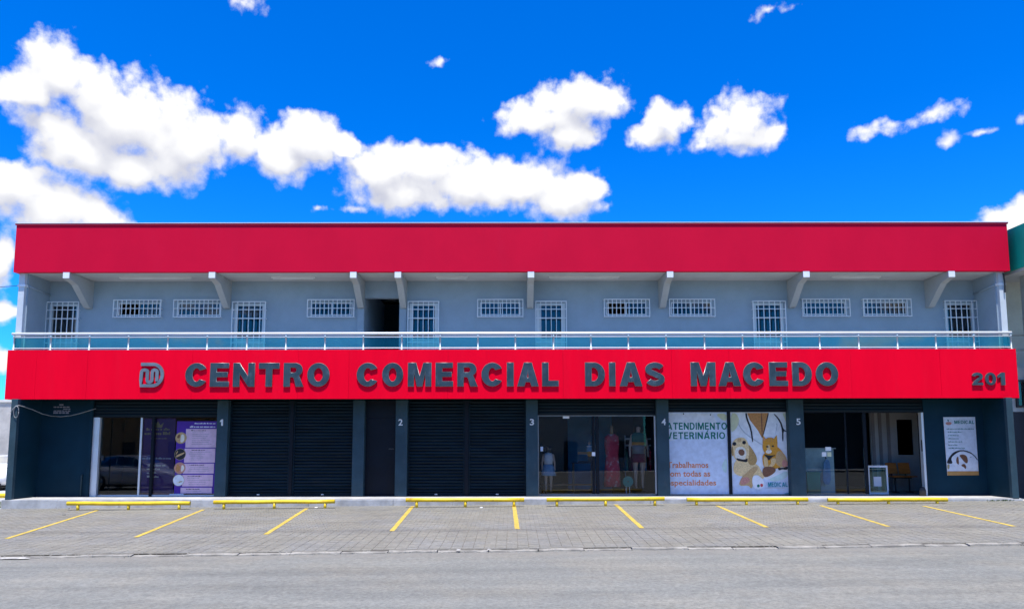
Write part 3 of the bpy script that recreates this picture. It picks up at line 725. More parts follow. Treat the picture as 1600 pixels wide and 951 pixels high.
# roller shutters, slat by slat
slat_me = {}
def shutter(x0, x1, y=YG + 0.08, z0=ZFLOOR + 0.012, z1=GT):
    w = x1 - x0
    fr = MB(); fr.box(x0, x0 + 0.05, y - 0.03, y + 0.06, z0, z1); fr.box(x1 - 0.05, x1, y - 0.03, y + 0.06, z0, z1)
    fr.box(x0 + 0.051, x1 - 0.051, y - 0.012, y + 0.028, z0, z0 + 0.09)
    sh = fr.build('roller_shutter', 'shutter_steel', B)
    p = 0.098; a, b = x0 + 0.04, x1 - 0.04
    n = int((z1 - z0 - 0.09) / p)
    prof = [(0.030, 0.0), (0.008, 0.012), (-0.004, 0.034), (-0.006, 0.055), (0.002, 0.078), (0.022, 0.093), (0.030, 0.0975), (0.045, 0.05)]
    me = None
    for k in range(n):
        zz = z0 + 0.092 + k * p
        if me is None:
            o = MB().prism_x([(y + q[0], zz + q[1]) for q in prof], a, b).build('slat', 'shutter_steel', sh); me = o.data; o0 = o
        else:
            o = bpy.data.objects.new('slat', me); COL.objects.link(o); o.parent = sh; o.location = o0.location + Vector((0, random.uniform(-0.006, 0.003), k * p)); o.rotation_euler.y = random.uniform(-0.0012, 0.0012)
    MB().box(x0 + w * 0.5 - 0.04, x0 + w * 0.5 + 0.04, y - 0.022, y - 0.013, z0 + 0.03, z0 + 0.06).build('lock', 'aluminium', sh)
    return sh
shutter(pil[0][1], gx(452)); shutter(gx(457), pil[1][0])
box('shutter_post', 'black_trim', B, gx(452) + 0.002, gx(457) - 0.002, YG + 0.02, YG + 0.2, ZFLOOR + 0.001, GT)
shutter(pil[2][1], gx(726)); shutter(gx(732), pil[3][0])
box('shutter_post', 'black_trim', B, gx(726) + 0.002, gx(732) - 0.002, YG + 0.02, YG + 0.2, ZFLOOR + 0.001, GT)
dd = box('metal_door', 'black_trim', B, pil[1][1] + 0.002, pil[2][0] - 0.002, YG + 0.10, YG + 0.15, ZFLOOR + 0.01, 2.86)
MB().box(pil[1][1] + 0.002, pil[2][0] - 0.002, YG + 0.08, YG + 0.18, 2.865, GT).build('door_header', 'black_trim', dd)
MB().box(pil[2][0] - 0.24, pil[2][0] - 0.08, YG + 0.085, YG + 0.099, 1.88, 1.915).build('door_bolt', 'chair_steel', dd)
MB().box(pil[1][1] + 0.10, pil[2][0] - 0.1, YG + 0.092, YG + 0.0985, 1.70, 1.712).build('door_rib', 'shutter_steel', dd)

def header(x0, x1, zb):
    h = box('shutter_header', 'black_trim', B, x0, x1, YG + 0.03, YG + 0.26, zb, GT)
    k = zb + 0.03
    while k < GT - 0.09:
        MB().prism_x([(YG + 0.029, k), (YG + 0.012, k + 0.03), (YG + 0.012, k + 0.055), (YG + 0.029, k + 0.085)], x0 + 0.03, x1 - 0.03).build('slat', 'shutter_steel', h); k += 0.098
YGL = YG + 0.12
# shop 1
zt1 = az_(651, YGL)
header(xl + 0.001, pil[0][0], zt1)
s1 = MB(); fx0, fx1 = gx(143.5, 700, YGL), gx(156.5, 700, YGL)
s1.box(fx0, fx1, YGL - 0.10, YGL + 0.05, ZFLOOR + 0.002, zt1 - 0.002)
sf = s1.build('shop_door_frame', 'aluminium', B)
xm1, xm2 = gx(218, 700, YGL), gx(221, 700, YGL)
MB().box(fx1 + 0.001, gx(172, 700, YGL), YGL, YGL + 0.02, ZFLOOR + 0.05, zt1 - 0.01).build('door_leaf', 'shop_glass', sf)
MB().box(gx(172, 700, YGL) + 0.012, xm1, YGL + 0.03, YGL + 0.045, ZFLOOR + 0.05, zt1 - 0.01).build('pane', 'shop_glass', sf)
MB().box(xm1 + 0.001, xm2, YGL - 0.01, YGL + 0.05, ZFLOOR + 0.002, zt1 - 0.002).build('mullion', 'aluminium', sf)
MB().box(xm2 + 0.001, gx(237, 700, YGL), YGL + 0.01, YGL + 0.02, ZFLOOR + 0.05, zt1 - 0.01).build('pane', 'shop_glass', sf)
MB().box(gx(237, 700, YGL), gx(241, 700, YGL), YGL - 0.06, YGL + 0.06, ZFLOOR + 0.002, zt1 - 0.002).build('mullion', 'black_trim', sf)
MB().box(gx(241, 700, YGL) + 0.001, pil[0][0] - 0.001, YGL + 0.01, YGL + 0.02, ZFLOOR + 0.05, zt1 - 0.01).build('pane', 'shop_glass', sf)
MB().box(fx1 + 0.001, pil[0][0] - 0.001, YGL - 0.02, YGL + 0.04, ZFLOOR + 0.002, ZFLOOR + 0.049).build('sill', 'aluminium', sf)
MB().box(gx(160, 705, YGL), gx(163.5, 705, YGL), YGL - 0.05, YGL - 0.001, az_(718, YGL), az_(710, YGL)).build('lock', 'car_trim', sf)
# shop 3
zt3 = az_(648.5, YGL)
header(pil[3][1], pil[4][0], zt3)
f3 = MB(); a3, b3 = pil[3][1] + 0.003, pil[4][0] - 0.003; m3a, m3b = gx(925.5, 700, YGL), gx(935.5, 700, YGL)
f3.box(a3, b3, YGL - 0.03, YGL + 0.04, ZFLOOR + 0.002, ZFLOOR + 0.06); f3.box(a3, b3, YGL - 0.03, YGL + 0.04, zt3 - 0.03, zt3 - 0.001)
f3.box(a3, a3 + 0.035, YGL - 0.029, YGL + 0.039, ZFLOOR + 0.061, zt3 - 0.031)
s3 = f3.build('shop_window', 'sign_edge', B)
MB().box(gx(1022.5, 700, YGL), gx(1026, 700, YGL), YGL - 0.04, YGL + 0.039, ZFLOOR + 0.061, zt3 - 0.031).build('jamb', 'aluminium', s3)
MB().box(m3a, m3a + 0.07, YGL - 0.05, YGL + 0.06, ZFLOOR + 0.061, zt3 - 0.031).build('mullion', 'black_trim', s3)
MB().box(m3b - 0.09, m3b, YGL - 0.05, YGL + 0.06, ZFLOOR + 0.061, zt3 - 0.031).build('mullion', 'black_trim', s3)
for a, b in ((a3 + 0.036, m3a - 0.001), (m3a + 0.071, m3b - 0.091), (m3b + 0.001, gx(1022.5, 700, YGL) - 0.001)):
    MB().box(a, b, YGL, YGL + 0.01, ZFLOOR + 0.061, zt3 - 0.031).build('pane', 'shop_glass', s3)
# shop 4 (its panes carry the banners)
zt4 = az_(643, YGL)
header(pil[4][1], pil[5][0], zt4)
f4 = MB(); a4, b4 = pil[4][1] + 0.003, pil[5][0] - 0.003
f4.box(a4, b4, YGL - 0.02, YGL + 0.04, ZFLOOR + 0.002, ZFLOOR + 0.05)
s4 = f4.build('shop_window', 'sign_edge', B)
m4 = gx(1139.5, 700, YGL)
MB().box(m4 - 0.045, m4 + 0.045, YGL - 0.06, YGL + 0.06, ZFLOOR + 0.051, zt4 - 0.002).build('mullion', 'black_trim', s4)
for a, b in ((a4, m4 - 0.046), (m4 + 0.046, b4)): MB().box(a, b, YGL, YGL + 0.01, ZFLOOR + 0.051, zt4 - 0.002).build('pane', 'shop_glass', s4)
# shop 5
zt5 = az_(645, YGL)
header(pil[5][1], xr, zt5)
a5 = pil[5][1] + 0.003; j5a, j5b = gx(1439, 700, YGL), xr - 0.002; m5 = gx(1352, 700, YGL)
f5 = MB(); f5.box(a5, m5 + 0.05, YGL - 0.02, YGL + 0.04, ZFLOOR + 0.002, ZFLOOR + 0.04)
s5 = f5.build('shop_window', 'sign_edge', B)
MB().box(j5a, j5b, YGL - 0.11, YGL + 0.06, ZFLOOR + 0.002, zt5 - 0.002).build('jamb', 'aluminium', s5)
MB().box(m5 - 0.05, m5 + 0.05, YGL - 0.02, YGL + 0.05, ZFLOOR + 0.041, zt5 - 0.002).build('mullion', 'black_trim', s5)
MB().box(gx(1322, 700, YGL) - 0.02, gx(1322, 700, YGL) + 0.02, YGL - 0.02, YGL + 0.04, ZFLOOR + 0.041, zt5 - 0.002).build('mullion', 'black_trim', s5)
for a, b in ((a5, gx(1322, 700, YGL) - 0.021), (gx(1322, 700, YGL) + 0.021, m5 - 0.051)): MB().box(a, b, YGL, YGL + 0.01, ZFLOOR + 0.041, zt5 - 0.002).build('pane', 'shop_glass', s5)
MB().box(j5a - 0.02, j5a - 0.001, YGL - 0.09, YGL - 0.06, 1.8, 2.15).build('handle', 'car_trim', s5)

# ------------------------------------------------------------------ glass balustrade
YR = 22.09
rail = empty('balcony_railing', (0, YR, ZFT), 'long glass balcony railing with white handrail above the sign band', 'railing')
zr = az_(520.5, YR)
MB().tube([(-15.08, YR, zr), (15.08, YR, zr)], 0.042, 10).build('handrail', 'white_metal', rail, smooth=True)
MB().tube([(-15.05, YR, zr - 0.105), (15.05, YR, zr - 0.105)], 0.018, 8).build('mid_rail', 'white_metal', rail, smooth=True)
MB().tube([(-15.05, YR, ZFT + 0.06), (15.05, YR, ZFT + 0.06)], 0.018, 8).build('bottom_rail', 'white_metal', rail, smooth=True)
PX = [22, 79.5, 140, 201, 262.5, 324, 386, 447, 508, 568, 628, 688, 747, 805.5, 865, 923.5, 982, 1041, 1101, 1160.5, 1221, 1281, 1342, 1402.5, 1462.5, 1522, 1580]
xp = [ax(p, 535, YR) for p in PX]
for q in xp:
    MB().tube([(q, YR, ZFT - 0.009), (q, YR, ZFT + 0.02), (q, YR, ZFT + 0.021), (q, YR, zr - 0.13), (q, YR, zr - 0.129), (q, YR, zr - 0.04)], [0.04, 0.04, 0.019, 0.019, 0.03, 0.026], 8).build('post', 'post_metal', rail, smooth=True)
for a, b in zip(xp[:-1], xp[1:]):
    MB().box(a + 0.03, b - 0.03, YR - 0.005, YR + 0.005, ZFT + 0.08, zr - 0.125).build('glass_pane', 'rail_glass', rail)
for s_ in (-1, 1):
    e = s_ * 15.0
    MB().box(e - 0.005, e + 0.005, YR + 0.03, 22.155, ZFT + 0.08, zr - 0.125).build('glass_pane', 'rail_glass', rail)

# ------------------------------------------------------------------ raised lettering
def letter_loops(ch, w, wt=1.0):
    tv, th = 0.27 * wt, 0.21 * wt
    E = lambda cx, cy, rx, ry, a0, a1, n=22: [(cx + rx * math.cos(R(a0 + (a1 - a0) * k / n)), cy + ry * math.sin(R(a0 + (a1 - a0) * k / n))) for k in range(n + 1)]
    if ch == 'O': return [ell(w / 2, .5, w / 2, .5, 36), ell(w / 2, .5, w / 2 - tv, .5 - th, 30)]
    if ch == 'C': return [E(w / 2, .5, w / 2, .5, 33, 327, 32) + E(w / 2, .5, w / 2 - tv, .5 - th, 318, 42, 24)]
    if ch == 'D': return [[(0, 0), (0, 1), (w * .45, 1)] + E(w * .45, .5, w * .55, .5, 88, -88) + [(w * .45, 0)], [(tv, th), (w * .42, th)] + E(w * .42, .5, w * .58 - tv, .5 - th, -85, 85) + [(w * .42, 1 - th), (tv, 1 - th)]]
    if ch == 'E': return [[(0, 0), (0, 1), (w * .98, 1), (w * .98, 1 - th), (tv, 1 - th), (tv, .61), (w * .92, .61), (w * .92, .41), (tv, .41), (tv, th), (w, th), (w, 0)]]
    if ch == 'N': return [[(0, 0), (0, 1), (tv * .95, 1), (w - tv, .42), (w - tv, 1), (w, 1), (w, 0), (w - tv * .95, 0), (tv, .58), (tv, 0)]]
    if ch == 'T': return [[(0, 1), (w, 1), (w, 1 - th - .03), (w / 2 + tv / 2, 1 - th - .03), (w / 2 + tv / 2, 0), (w / 2 - tv / 2, 0), (w / 2 - tv / 2, 1 - th - .03), (0, 1 - th - .03)]]
    if ch == 'L': return [[(0, 0), (0, 1), (tv, 1), (tv, th + .02), (w, th + .02), (w, 0)]]
    if ch == 'I': return [[(0, 0), (0, 1), (w, 1), (w, 0)]]
    if ch == 'M':
        s = .25 * wt; return [[(0, 0), (0, 1), (s * 1.35, 1), (w / 2, .42), (w - s * 1.35, 1), (w, 1), (w, 0), (w - s, 0), (w - s, .66), (w / 2 + .11, 0), (w / 2 - .11, 0), (s, .66), (s, 0)]]
    if ch == 'A':
        h = .165
        xi = lambda z: h * 0 + (w / 2 - h) * z      # outer left edge
        t_ = .30 * wt; h *= wt
        return [[(0, 0), (w / 2 - h, 1), (w / 2 + h, 1), (w, 0), (w - t_, 0), (w - t_ - .055, .18), (t_ + .055, .18), (t_, 0)], [(t_ + .105, .36), (w / 2, .74), (w - t_ - .105, .36)]]
    if ch == 'V':
        h = .165 * wt; return [[(0, 1), (w / 2 - h, 0), (w / 2 + h, 0), (w, 1), (w - .29 * wt, 1), (w / 2, .27), (.29 * wt, 1)]]
    if ch == 'R': return [[(0, 0), (0, 1), (w * .58, 1)] + E(w * .58, .715, w * .36, .285, 85, -60, 14) + [(w * .80, .40), (w * 1.0, 0), (w * 1.0 - .31, 0), (w * .52, .36), (w * .44, .40), (tv, .40), (tv, 0)],
                          [(tv, .585), (w * .52, .585)] + E(w * .52, .70, w * .13, .115, -80, 80, 8) + [(w * .52, .81), (tv, .81)]]
    if ch == '1': return [[(w * .42, 0), (w * .42, .66), (0, .56), (0, .76), (w * .55, 1), (w, 1), (w, 0)]]
    if ch == '0': return [ell(w / 2, .5, w / 2, .5, 32), ell(w / 2, .5, w / 2 - .25, .5 - .17, 26)]
    if ch == '2':
        p = E(w / 2, .69, w / 2 - .12, .20, 172, -28, 18) + [(w * .55, .42), (w * .30, .26), (w * .22, .12)]
        q = stroke(p, [.23] * (len(p) - 1) + [.30]); n_ = len(p)
        return [q[:n_ - 1] + [(w * .46, .20), (w, .20), (w, 0), (0, 0), (0, .06), (w * .06, .16)] + q[n_ + 1:]]
    if ch == 'S':
        p = E(w / 2, .715, w / 2 - .12, .175, 22, 250, 18) + E(w / 2, .285, w / 2 - .12, .175, 70, -158, 18)
        return [stroke(p, [.225 * wt] * len(p))]
def word_loops(body, wt=0.75, gap=0.16):
    W = dict(A=.98, T=.80, E=.68, N=.86, D=.86, I=.26 * wt, M=1.05, O=.98, V=.96, R=.82, C=.90, L=.64, S=.74)
    out = []; x_ = 0.0
    for ch in body:
        acc = ch == '\u00c1'; ch = 'A' if acc else ch
        if ch == ' ': x_ += .45; continue
        for lp in letter_loops(ch, W[ch], wt): out.append([(x_ + a_, b_) for a_, b_ in lp])
        if acc: out.append([(x_ + .46, 1.06), (x_ + .58, 1.28), (x_ + .80, 1.28), (x_ + .60, 1.06)])
        x_ += W[ch] + gap
    return out
LET = [('C', 289.3, 322), ('E', 328, 358), ('N', 364, 398), ('T', 404, 436.4), ('R', 443, 474.6), ('O', 480, 515),
       ('C', 557.3, 589.5), ('O', 597, 630), ('M', 637.3, 674.3), ('E', 680.5, 708.2), ('R', 714.5, 746.8), ('C', 752.2, 784.2), ('I', 792, 803), ('A', 808, 842), ('L', 847, 873.2),
       ('D', 914.3, 945.5), ('I', 951.8, 962.1), ('A', 968.2, 1004), ('S', 1008.6, 1038.8), ('M', 1079.5, 1118.6), ('A', 1122.7, 1158.2), ('C', 1161.5, 1193.8), ('E', 1202.2, 1231.5), ('D', 1238.3, 1269), ('O', 1275.2, 1310.2)]
YL = YF - 0.047
sign = empty('lettering_sign', (0, YF, 3.7), 'raised dark steel letters CENTRO COMERCIAL DIAS MACEDO on the red band', 'sign')
def raised(me, name, parent, x0, x1, z0, z1, depth=0.044):
    me.materials.append(M['sign_steel']); me.materials.append(M['sign_edge'])
    o = stand_up(me, x0, x1, z0, z1, YF - depth - 0.003, depth)
    for p in me.polygons: p.material_index = 0 if abs(p.normal.y) > 0.93 else 1
    return link(name, me, o, parent)
zl0, zl1 = az_(603.3, YL), az_(566, YL)
H = zl1 - zl0
for ch, a, b in LET:
    x0, x1 = ax(a, 585, YL), ax(b, 585, YL)
    raised(curve_mesh(letter_loops(ch, (x1 - x0) / H), 0.05, 0.008), 'letter', sign, x0, x1, zl0, zl1)
num = empty('house_number', (ax(1545, 592, YL), YF, 3.8), 'raised dark steel house number 201 at the right end of the red band', 'number sign')
zn0, zn1 = az_(602.3, YL), az_(582.6, YL)
w201 = [('2', 1519.5, 1536.4), ('0', 1540, 1557), ('1', 1559.5, 1571)]
for ch, a, b in w201:
    raised(curve_mesh(letter_loops(ch, (b - a) / 19.7), 0.05), 'digit', num, ax(a, 592, YL), ax(b, 592, YL), zn0, zn1)
# emblem: a D bracket with an M ribbon inside
emb = empty('emblem_sign', (ax(237, 585, YL), YF, 3.7), 'raised steel DM emblem left of the big lettering', 'emblem')
ex0, ex1, ez0, ez1 = ax(218, 585, YL), ax(256, 585, YL), az_(604, YL), az_(565.3, YL)
ew, eh = ex1 - ex0, ez1 - ez0
def epath(pts): return [(ex0 + p[0] * ew, ez0 + p[1] * eh) for p in pts]
arc = lambda cx, cy, rx, ry, a0, a1, n=14: [(cx + rx * math.cos(R(a0 + (a1 - a0) * k / n)), cy + ry * math.sin(R(a0 + (a1 - a0) * k / n))) for k in range(n + 1)]
dpath = [(0.04, 0.93), (0.55, 0.93)] + arc(0.55, 0.5, 0.385, 0.43, 88, -88, 20) + [(0.55, 0.07), (0.07, 0.07), (0.065, 0.30), (0.07, 0.48)] + arc(0.20, 0.62, 0.12, 0.08, 180, 0, 10) + [(0.325, 0.35)] + arc(0.42, 0.31, 0.10, 0.10, 180, 360, 10) + [(0.515, 0.55)] + arc(0.62, 0.62, 0.10, 0.08, 180, 0, 10) + [(0.72, 0.24)]
dp = epath(dpath)
st = stroke(dp, 0.098)
me = curve_mesh([st], 0.05); raised(me, 'ribbon', emb, min(p[0] for p in st), max(p[0] for p in st), min(p[1] for p in st), max(p[1] for p in st))
for o in bpy.data.objects:
    if o.name.startswith('ribbon'): o.data.materials[0] = M['sign_edge']
# shop numbers on the pillars
for ch, px, k, txt in (('1', 346.3, 0, 'beside the purple poster'), ('2', 626, 2, 'right of the narrow metal door'), ('3', 831.2, 3, 'left of the clothes shop window'), ('4', 1037, 4, 'left of the veterinary banners'), ('5', 1247.5, 5, 'right of the dog and cat banner')):
    x0 = ax(px - (2.4 if ch == '1' else 3.3), 659, YP); x1 = ax(px + (2.4 if ch == '1' else 3.3), 659, YP)
    me = curve_mesh(letter_loops(ch, 0.55), 0.012) if ch == '1' else text_mesh(ch, 0.012, 0.02); me.materials.append(M['number_white'])
    o = stand_up(me, x0, x1, az_(664, YP), az_(654, YP), YP - 0.014, 0.012)
    tag(link('shop_number', me, o), 'small white number %s on the pillar %s' % (ch, txt), 'number', 'white shop numbers on the pillars')
# painted lines of small text high on the left wall
wt = empty('wall_notice', (ax(97, 637, YG), YG, 3.0), 'small white stencilled notice high on the dark left wall', 'notice')
for z_, a, b, h in ((631, 93, 101, 2.0), (634.6, 84, 110, 1.8), (637.6, 99, 110, 1.4), (640.6, 84, 110, 1.5), (643.6, 83.5, 110, 2.4)):
    x = ax(a, z_, YG); xe = ax(b, z_, YG); zc = az_(z_, YG); hh = h / 1155 * 23
    while x < xe - 0.03:
        L = random.uniform(0.05, 0.16); MB().box(x, min(x + L, xe), YG - 0.003, YG - 0.0005, zc - hh / 2, zc + hh / 2).build('text_mark', 'ink_grey', wt); x += L + 0.022

# ------------------------------------------------------------------ ceiling battens
for k, (a, b, txt) in enumerate(((188, 300, 'over the two small windows at the far left'), (425, 492, 'left of the dark stair opening'), (682, 731, 'right of the dark stair opening'), (858, 968, 'right of the straight middle bracket'), (1300, 1376, 'over the two small windows at the right'))):
    y_ = 22.75; x0, x1 = ax(a, 430, y_), ax(b, 430, y_)
    t_ = empty('ceiling_light', ((x0 + x1) / 2, y_, ZCB), 'slim tube light on the balcony ceiling %s' % txt, 'ceiling light', 'tube lights under the balcony ceiling')
    MB().box(x0, x1, y_ - 0.04, y_ + 0.04, ZCB - 0.028, ZCB + 0.011).build('housing', 'white_metal', t_)
    MB().tube([(x0 + 0.04, y_, ZCB - 0.045), (x1 - 0.04, y_, ZCB - 0.045)], 0.014, 8).build('tube', 'tube_light', t_, smooth=True)

# ------------------------------------------------------------------ cable on the left wall
cab = MB()
pts = []
for px, py, y_ in ((17, 643, 21.80), (20, 638, 21.80), (25, 633, 21.81), (30, 632, 21.84), (36, 633.5, 22.0), (50, 638, 22.3), (66, 645, 22.6), (80, 648.5, 22.9), (95, 649.5, 22.95), (110, 648, 22.97), (125, 644.5, 22.97), (140, 640, 22.92), (150, 637, 22.95)):
    x_, z_ = at(px, py, y_); pts.append((x_, y_, z_))
cab.tube(pts, 0.013, 7)
lx, lz = at(25, 642, 21.79); cab.tube([(lx + 0.075 * math.cos(a), 21.80, lz + 0.17 * math.sin(a)) for a in [2 * math.pi * k / 20 for k in range(21)]], 0.009, 6)
tag(cab.build('hanging_cable', 'cable_grey', None, smooth=True), 'slack grey cable with a coil hanging across the dark left wall', 'cable')
pc = MB(); x_, z_ = at(128.5, 742, YG); pc.tube([(x_, YG - 0.03, ZFLOOR + 0.002), (x_, YG - 0.03, z_), (x_ + 0.02, YG - 0.03, z_ + 0.05)], 0.022, 8)
tag(pc.build('conduit_pipe', 'pillar_navy', None, smooth=True), 'short grey conduit pipe rising from the floor on the dark left wall', 'pipe')

# ------------------------------------------------------------------ posters and banners
def board(name, m, label, cat, x0, x1, z0, z1, y, th=0.006):
    p = empty(name, ((x0 + x1) / 2, y, z0), label, cat)
    MB().box(x0, x1, y - th, y, z0, z1).build('sheet', m, p); return p
def squiggles(parent, m, x0, x1, zc, h, y, dens=0.8):
    """a line of writing too small to read"""
    x = x0
    mb = MB()
    while x < x1 - h * 0.3:
        L = random.uniform(0.8, 3.2) * h; e = min(x + L, x1)
        q = x
        while q < e - h * .15:
            ww = random.uniform(.35, .6) * h; hh = h * random.choice((.55, .6, .62, .95)); mb.box(q, min(q + ww, e), y - 0.0016, y - 0.0002, zc - h / 2, zc - h / 2 + hh); q += ww + h * .14
        x = e + h * 0.4
    if mb.v: mb.build('text_line', m, parent)['kind'] = 'stuff'
# purple poster behind the first shop's glass (left half, gold writing)
YB1 = YGL + 0.075
px0, px1 = gx(219.5, 700, YB1), gx(273, 700, YB1); pz0, pz1 = az_(773, YB1), az_(652, YB1)
pp = board('purple_poster', 'ink_purple', 'tall dim purple poster with gold writing inside the left shop window', 'poster', px0, px1, pz0, pz1, YB1)
yy = YB1 - 0.006
def PB(px, py): return at(px, py, yy)
for a, b, py, h in ((229, 265, 669, .085), (226, 266, 675.5, .10), (236, 262, 683.5, .04)): squiggles(pp, 'ink_gold', PB(a, py)[0], PB(b, py)[0], PB(a, py)[1], h, yy)
print_shape('crown_mark', 'ink_gold', pp, [[PB(240, 667), PB(237, 659), PB(242, 663), PB(247, 657), PB(251, 663), PB(256, 659), PB(253, 667)]], yy)
squiggles(pp, 'ink_pale', PB(222, 714.5)[0], PB(267, 714.5)[0], PB(222, 714.5)[1], .06, yy)
for a, b, py in ((231, 258, 725.5), (229.5, 250, 731), (229.5, 244, 737), (229.5, 248.5, 743)): squiggles(pp, 'ink_cream', PB(a, py)[0], PB(b, py)[0], PB(a, py)[1], .06, yy)
# violet price board on the outside of the glass
YB2 = YGL - 0.004
qx0, qx1 = gx(275, 700, YB2), pil[0][0] - 0.002; qz0, qz1 = az_(770, YB2), az_(657, YB2)
pb = board('service_poster', 'ink_violet', 'violet poster with five pink text blocks and four round photos', 'poster', qx0, qx1, qz0, qz1, YB2)
yy = YB2 - 0.006
for py, a, b, h in ((660.2, 304, 337.5, .045), (665.3, 297, 337, .06)): squiggles(pb, 'ink_white', PB(a, py)[0], PB(b, py)[0] - .01, PB(a, py)[1], h, yy)
for (a, b, y0_, y1_) in ((289.5, 338, 669, 698), (288.5, 336.5, 699.5, 721.5), (287.5, 335.5, 723, 738.5), (287, 334.5, 740.5, 758.5), (285, 333.5, 760.5, 772)):
    xa, xb = PB(a, 700)[0], min(PB(b, 700)[0], qx1 - 0.004); za, zb = PB(a, y1_)[1], PB(a, y0_)[1]
    print_shape('text_block', 'ink_pink', pb, [rect(xa, xb, max(za, qz0 + .01), zb)], yy)
    y2 = yy - 0.002; nl = int((zb - za) / 0.065); w_ = xb - xa
    for k in range(nl):
        squiggles(pb, 'ink_black' if k == 0 else 'ink_grey', xa + w_ * random.uniform(.16, .24), xa + w_ * (random.uniform(.55, .7) if k == 0 else random.uniform(.55, .96)), zb - .045 - k * .06, .034 if k == 0 else .022, y2)
for px, py, inks in ((283, 683, ('ink_tan', 'ink_cream', 'ink_brown')), (281.5, 708.5, ('ink_black', 'ink_tan', 'ink_tan')), (281, 730, ('ink_rose', 'ink_skin', 'ink_cream')), (279, 749, ('ink_pale', 'ink_gold', 'ink_cream'))):
    cx_, cz_ = PB(px, py); r_ = 0.178
    print_shape('photo_ring', 'ink_gold', pb, [ell(cx_, cz_, r_, r_, 28)], yy - 0.002)
    print_shape('round_photo', inks[0], pb, [ell(cx_, cz_, r_ * .94, r_ * .94, 28)], yy - 0.004)
    kk = int(py) % 4
    shp = {3: [[(-.02, -.15), (.10, -.12), (.11, .08), (.02, .13), (-.01, .02)], [(-.13, .0), (-.04, -.02), (-.03, .12), (-.10, .09)]],
           0: [[(-.12, -.10), (-.02, -.06), (.14, .03), (.14, .07), (-.04, .0), (-.12, -.04)], [(-.15, -.02), (-.10, .02), (-.06, .10), (-.09, .10)]],
           2: [[(-.14, -.06), (-.02, -.14), (.02, .0), (-.04, .13), (-.10, .10)], [(.03, -.14), (.13, -.06), (.14, .05), (.05, .12)]],
           1: [[(.0, -.08), (.12, -.05), (.13, -.02), (.02, -.03)], [(-.06, -.09), (.05, -.10), (.04, -.07), (-.05, -.05)]]}[kk]
    for q_, lp_ in zip(inks[1:], shp): print_shape('photo_shape', q_, pb, [smooth_loop([(cx_ + a_, cz_ + b_) for a_, b_ in lp_])], yy - 0.006)
MB().box(PB(268, 700)[0], PB(290, 700)[0], yy - 0.003, yy + 0.001, PB(0, 773.5)[1], qz0 - 0.001).build('lower_strip', 'ink_pale', pb)

# veterinary banner, left
YB = YGL - 0.006
vx0, vx1 = a4 + 0.002, m4 - 0.05; vz0, vz1 = az_(773, YB), az_(644, YB)
vb = board('text_banner', 'ink_sky', 'pale banner reading ATENDIMENTO VETERINARIO with orange text below', 'banner', vx0, vx1, vz0, vz1, YB)
yy = YB - 0.006
VL = lambda px, py: at(px, py, yy)
print_shape('lime_corner', 'ink_lime', vb, [smooth_loop([VL(1118, 646), VL(1135.3, 646), VL(1135.6, 658), VL(1127, 656)], 1)], yy)
print_shape('pale_wash', 'ink_pale', vb, [[VL(1046, 645.5), VL(1114, 646), VL(1122, 664), VL(1046, 690)]], yy - 0.0)
print_shape('pale_wash', 'ink_mint', vb, [smooth_loop([VL(1127, 727), VL(1135.8, 712), VL(1136, 740), VL(1130, 736)])], yy)
y2 = yy - 0.002
print_word('headline', 'ink_green', vb, 'ATENDIMENTO', VL(1041.5, 665)[0], VL(1136, 665)[0], VL(0, 671.2)[1], VL(0, 660.2)[1], y2, .8)
print_word('headline', 'ink_green', vb, 'VETERIN\u00c1RIO', VL(1041, 680)[0], VL(1133, 680)[0], VL(0, 685.8)[1], VL(0, 672.0)[1], y2, .8)
for body, py0, py1, e in (('Trabalhamos', 731, 721.5, 1107), ('com todas as', 744.5, 735, 1109.5), ('especialidades', 761, 749.5, 1118.5)):
    print_text('orange_line', 'ink_orange', vb, body, VL(1043 if body[0] == 'T' else 1041.5, 740)[0], VL(e, 740)[0], VL(0, py0)[1], VL(0, py1)[1], y2, 0.018)
for px, py in ((1068, 646.5), (1110, 648)):
    xx, zz = VL(px, py); print_shape('eyelet', 'ink_black', vb, [ell(xx, zz, .018, .025, 10)], y2)
# veterinary banner, right: a printed picture of a white coat with a puppy and a ginger cat
wx0, wx1 = m4 + 0.05, b4 - 0.002
db = board('picture_banner', 'ink_coat', 'banner picturing a puppy and a ginger cat before a white coat', 'banner', wx0, wx1, vz0, vz1, YB)
lay = [0]
def ink(name, m, pts, sm=1, dl=0.0012):
    lay[0] += 1
    pts = [(min(max(px, 1141.6), 1236.5), min(max(py, 644.6), 772.5)) for px, py in pts]
    lp = [VL(*p) for p in pts]
    lp = [(min(max(x_, wx0 + .003), wx1 - .003), min(max(z_, vz0 + .003), vz1 - .003)) for x_, z_ in lp]
    if sm: lp = smooth_loop(lp, sm)
    print_shape(name, m, db, [lp], yy + 0.001 - 0.0006 * lay[0], 0.0012)
Z = lambda x, y: (1140 + x / 6.79, 640 + y / 6.79)      # pixels of an enlarged study of this banner
def inkz(name, m, *pts, sm=1): ink(name, m, [Z(*p) for p in pts], sm)
inkz('blue_ground', 'ink_sky', (10, 690), (230, 700), (400, 740), (630, 690), (650, 905), (10, 905), sm=0)
inkz('lime_wash', 'ink_lime', (10, 40), (70, 36), (110, 120), (60, 220), (10, 240), sm=1)
inkz('lime_wash', 'ink_lime', (560, 36), (635, 36), (640, 150), (600, 130), sm=1)
inkz('mint_wash', 'ink_mint', (400, 740), (520, 690), (640, 640), (645, 720), (480, 770), sm=2)
inkz('coat_fold', 'ink_fold', (80, 120), (120, 190), (180, 260), (350, 370), (345, 380), (170, 268), (105, 190), sm=1)
inkz('neck', 'ink_skin', (185, 35), (415, 35), (395, 120), (345, 305), (300, 220), (215, 110), sm=0)
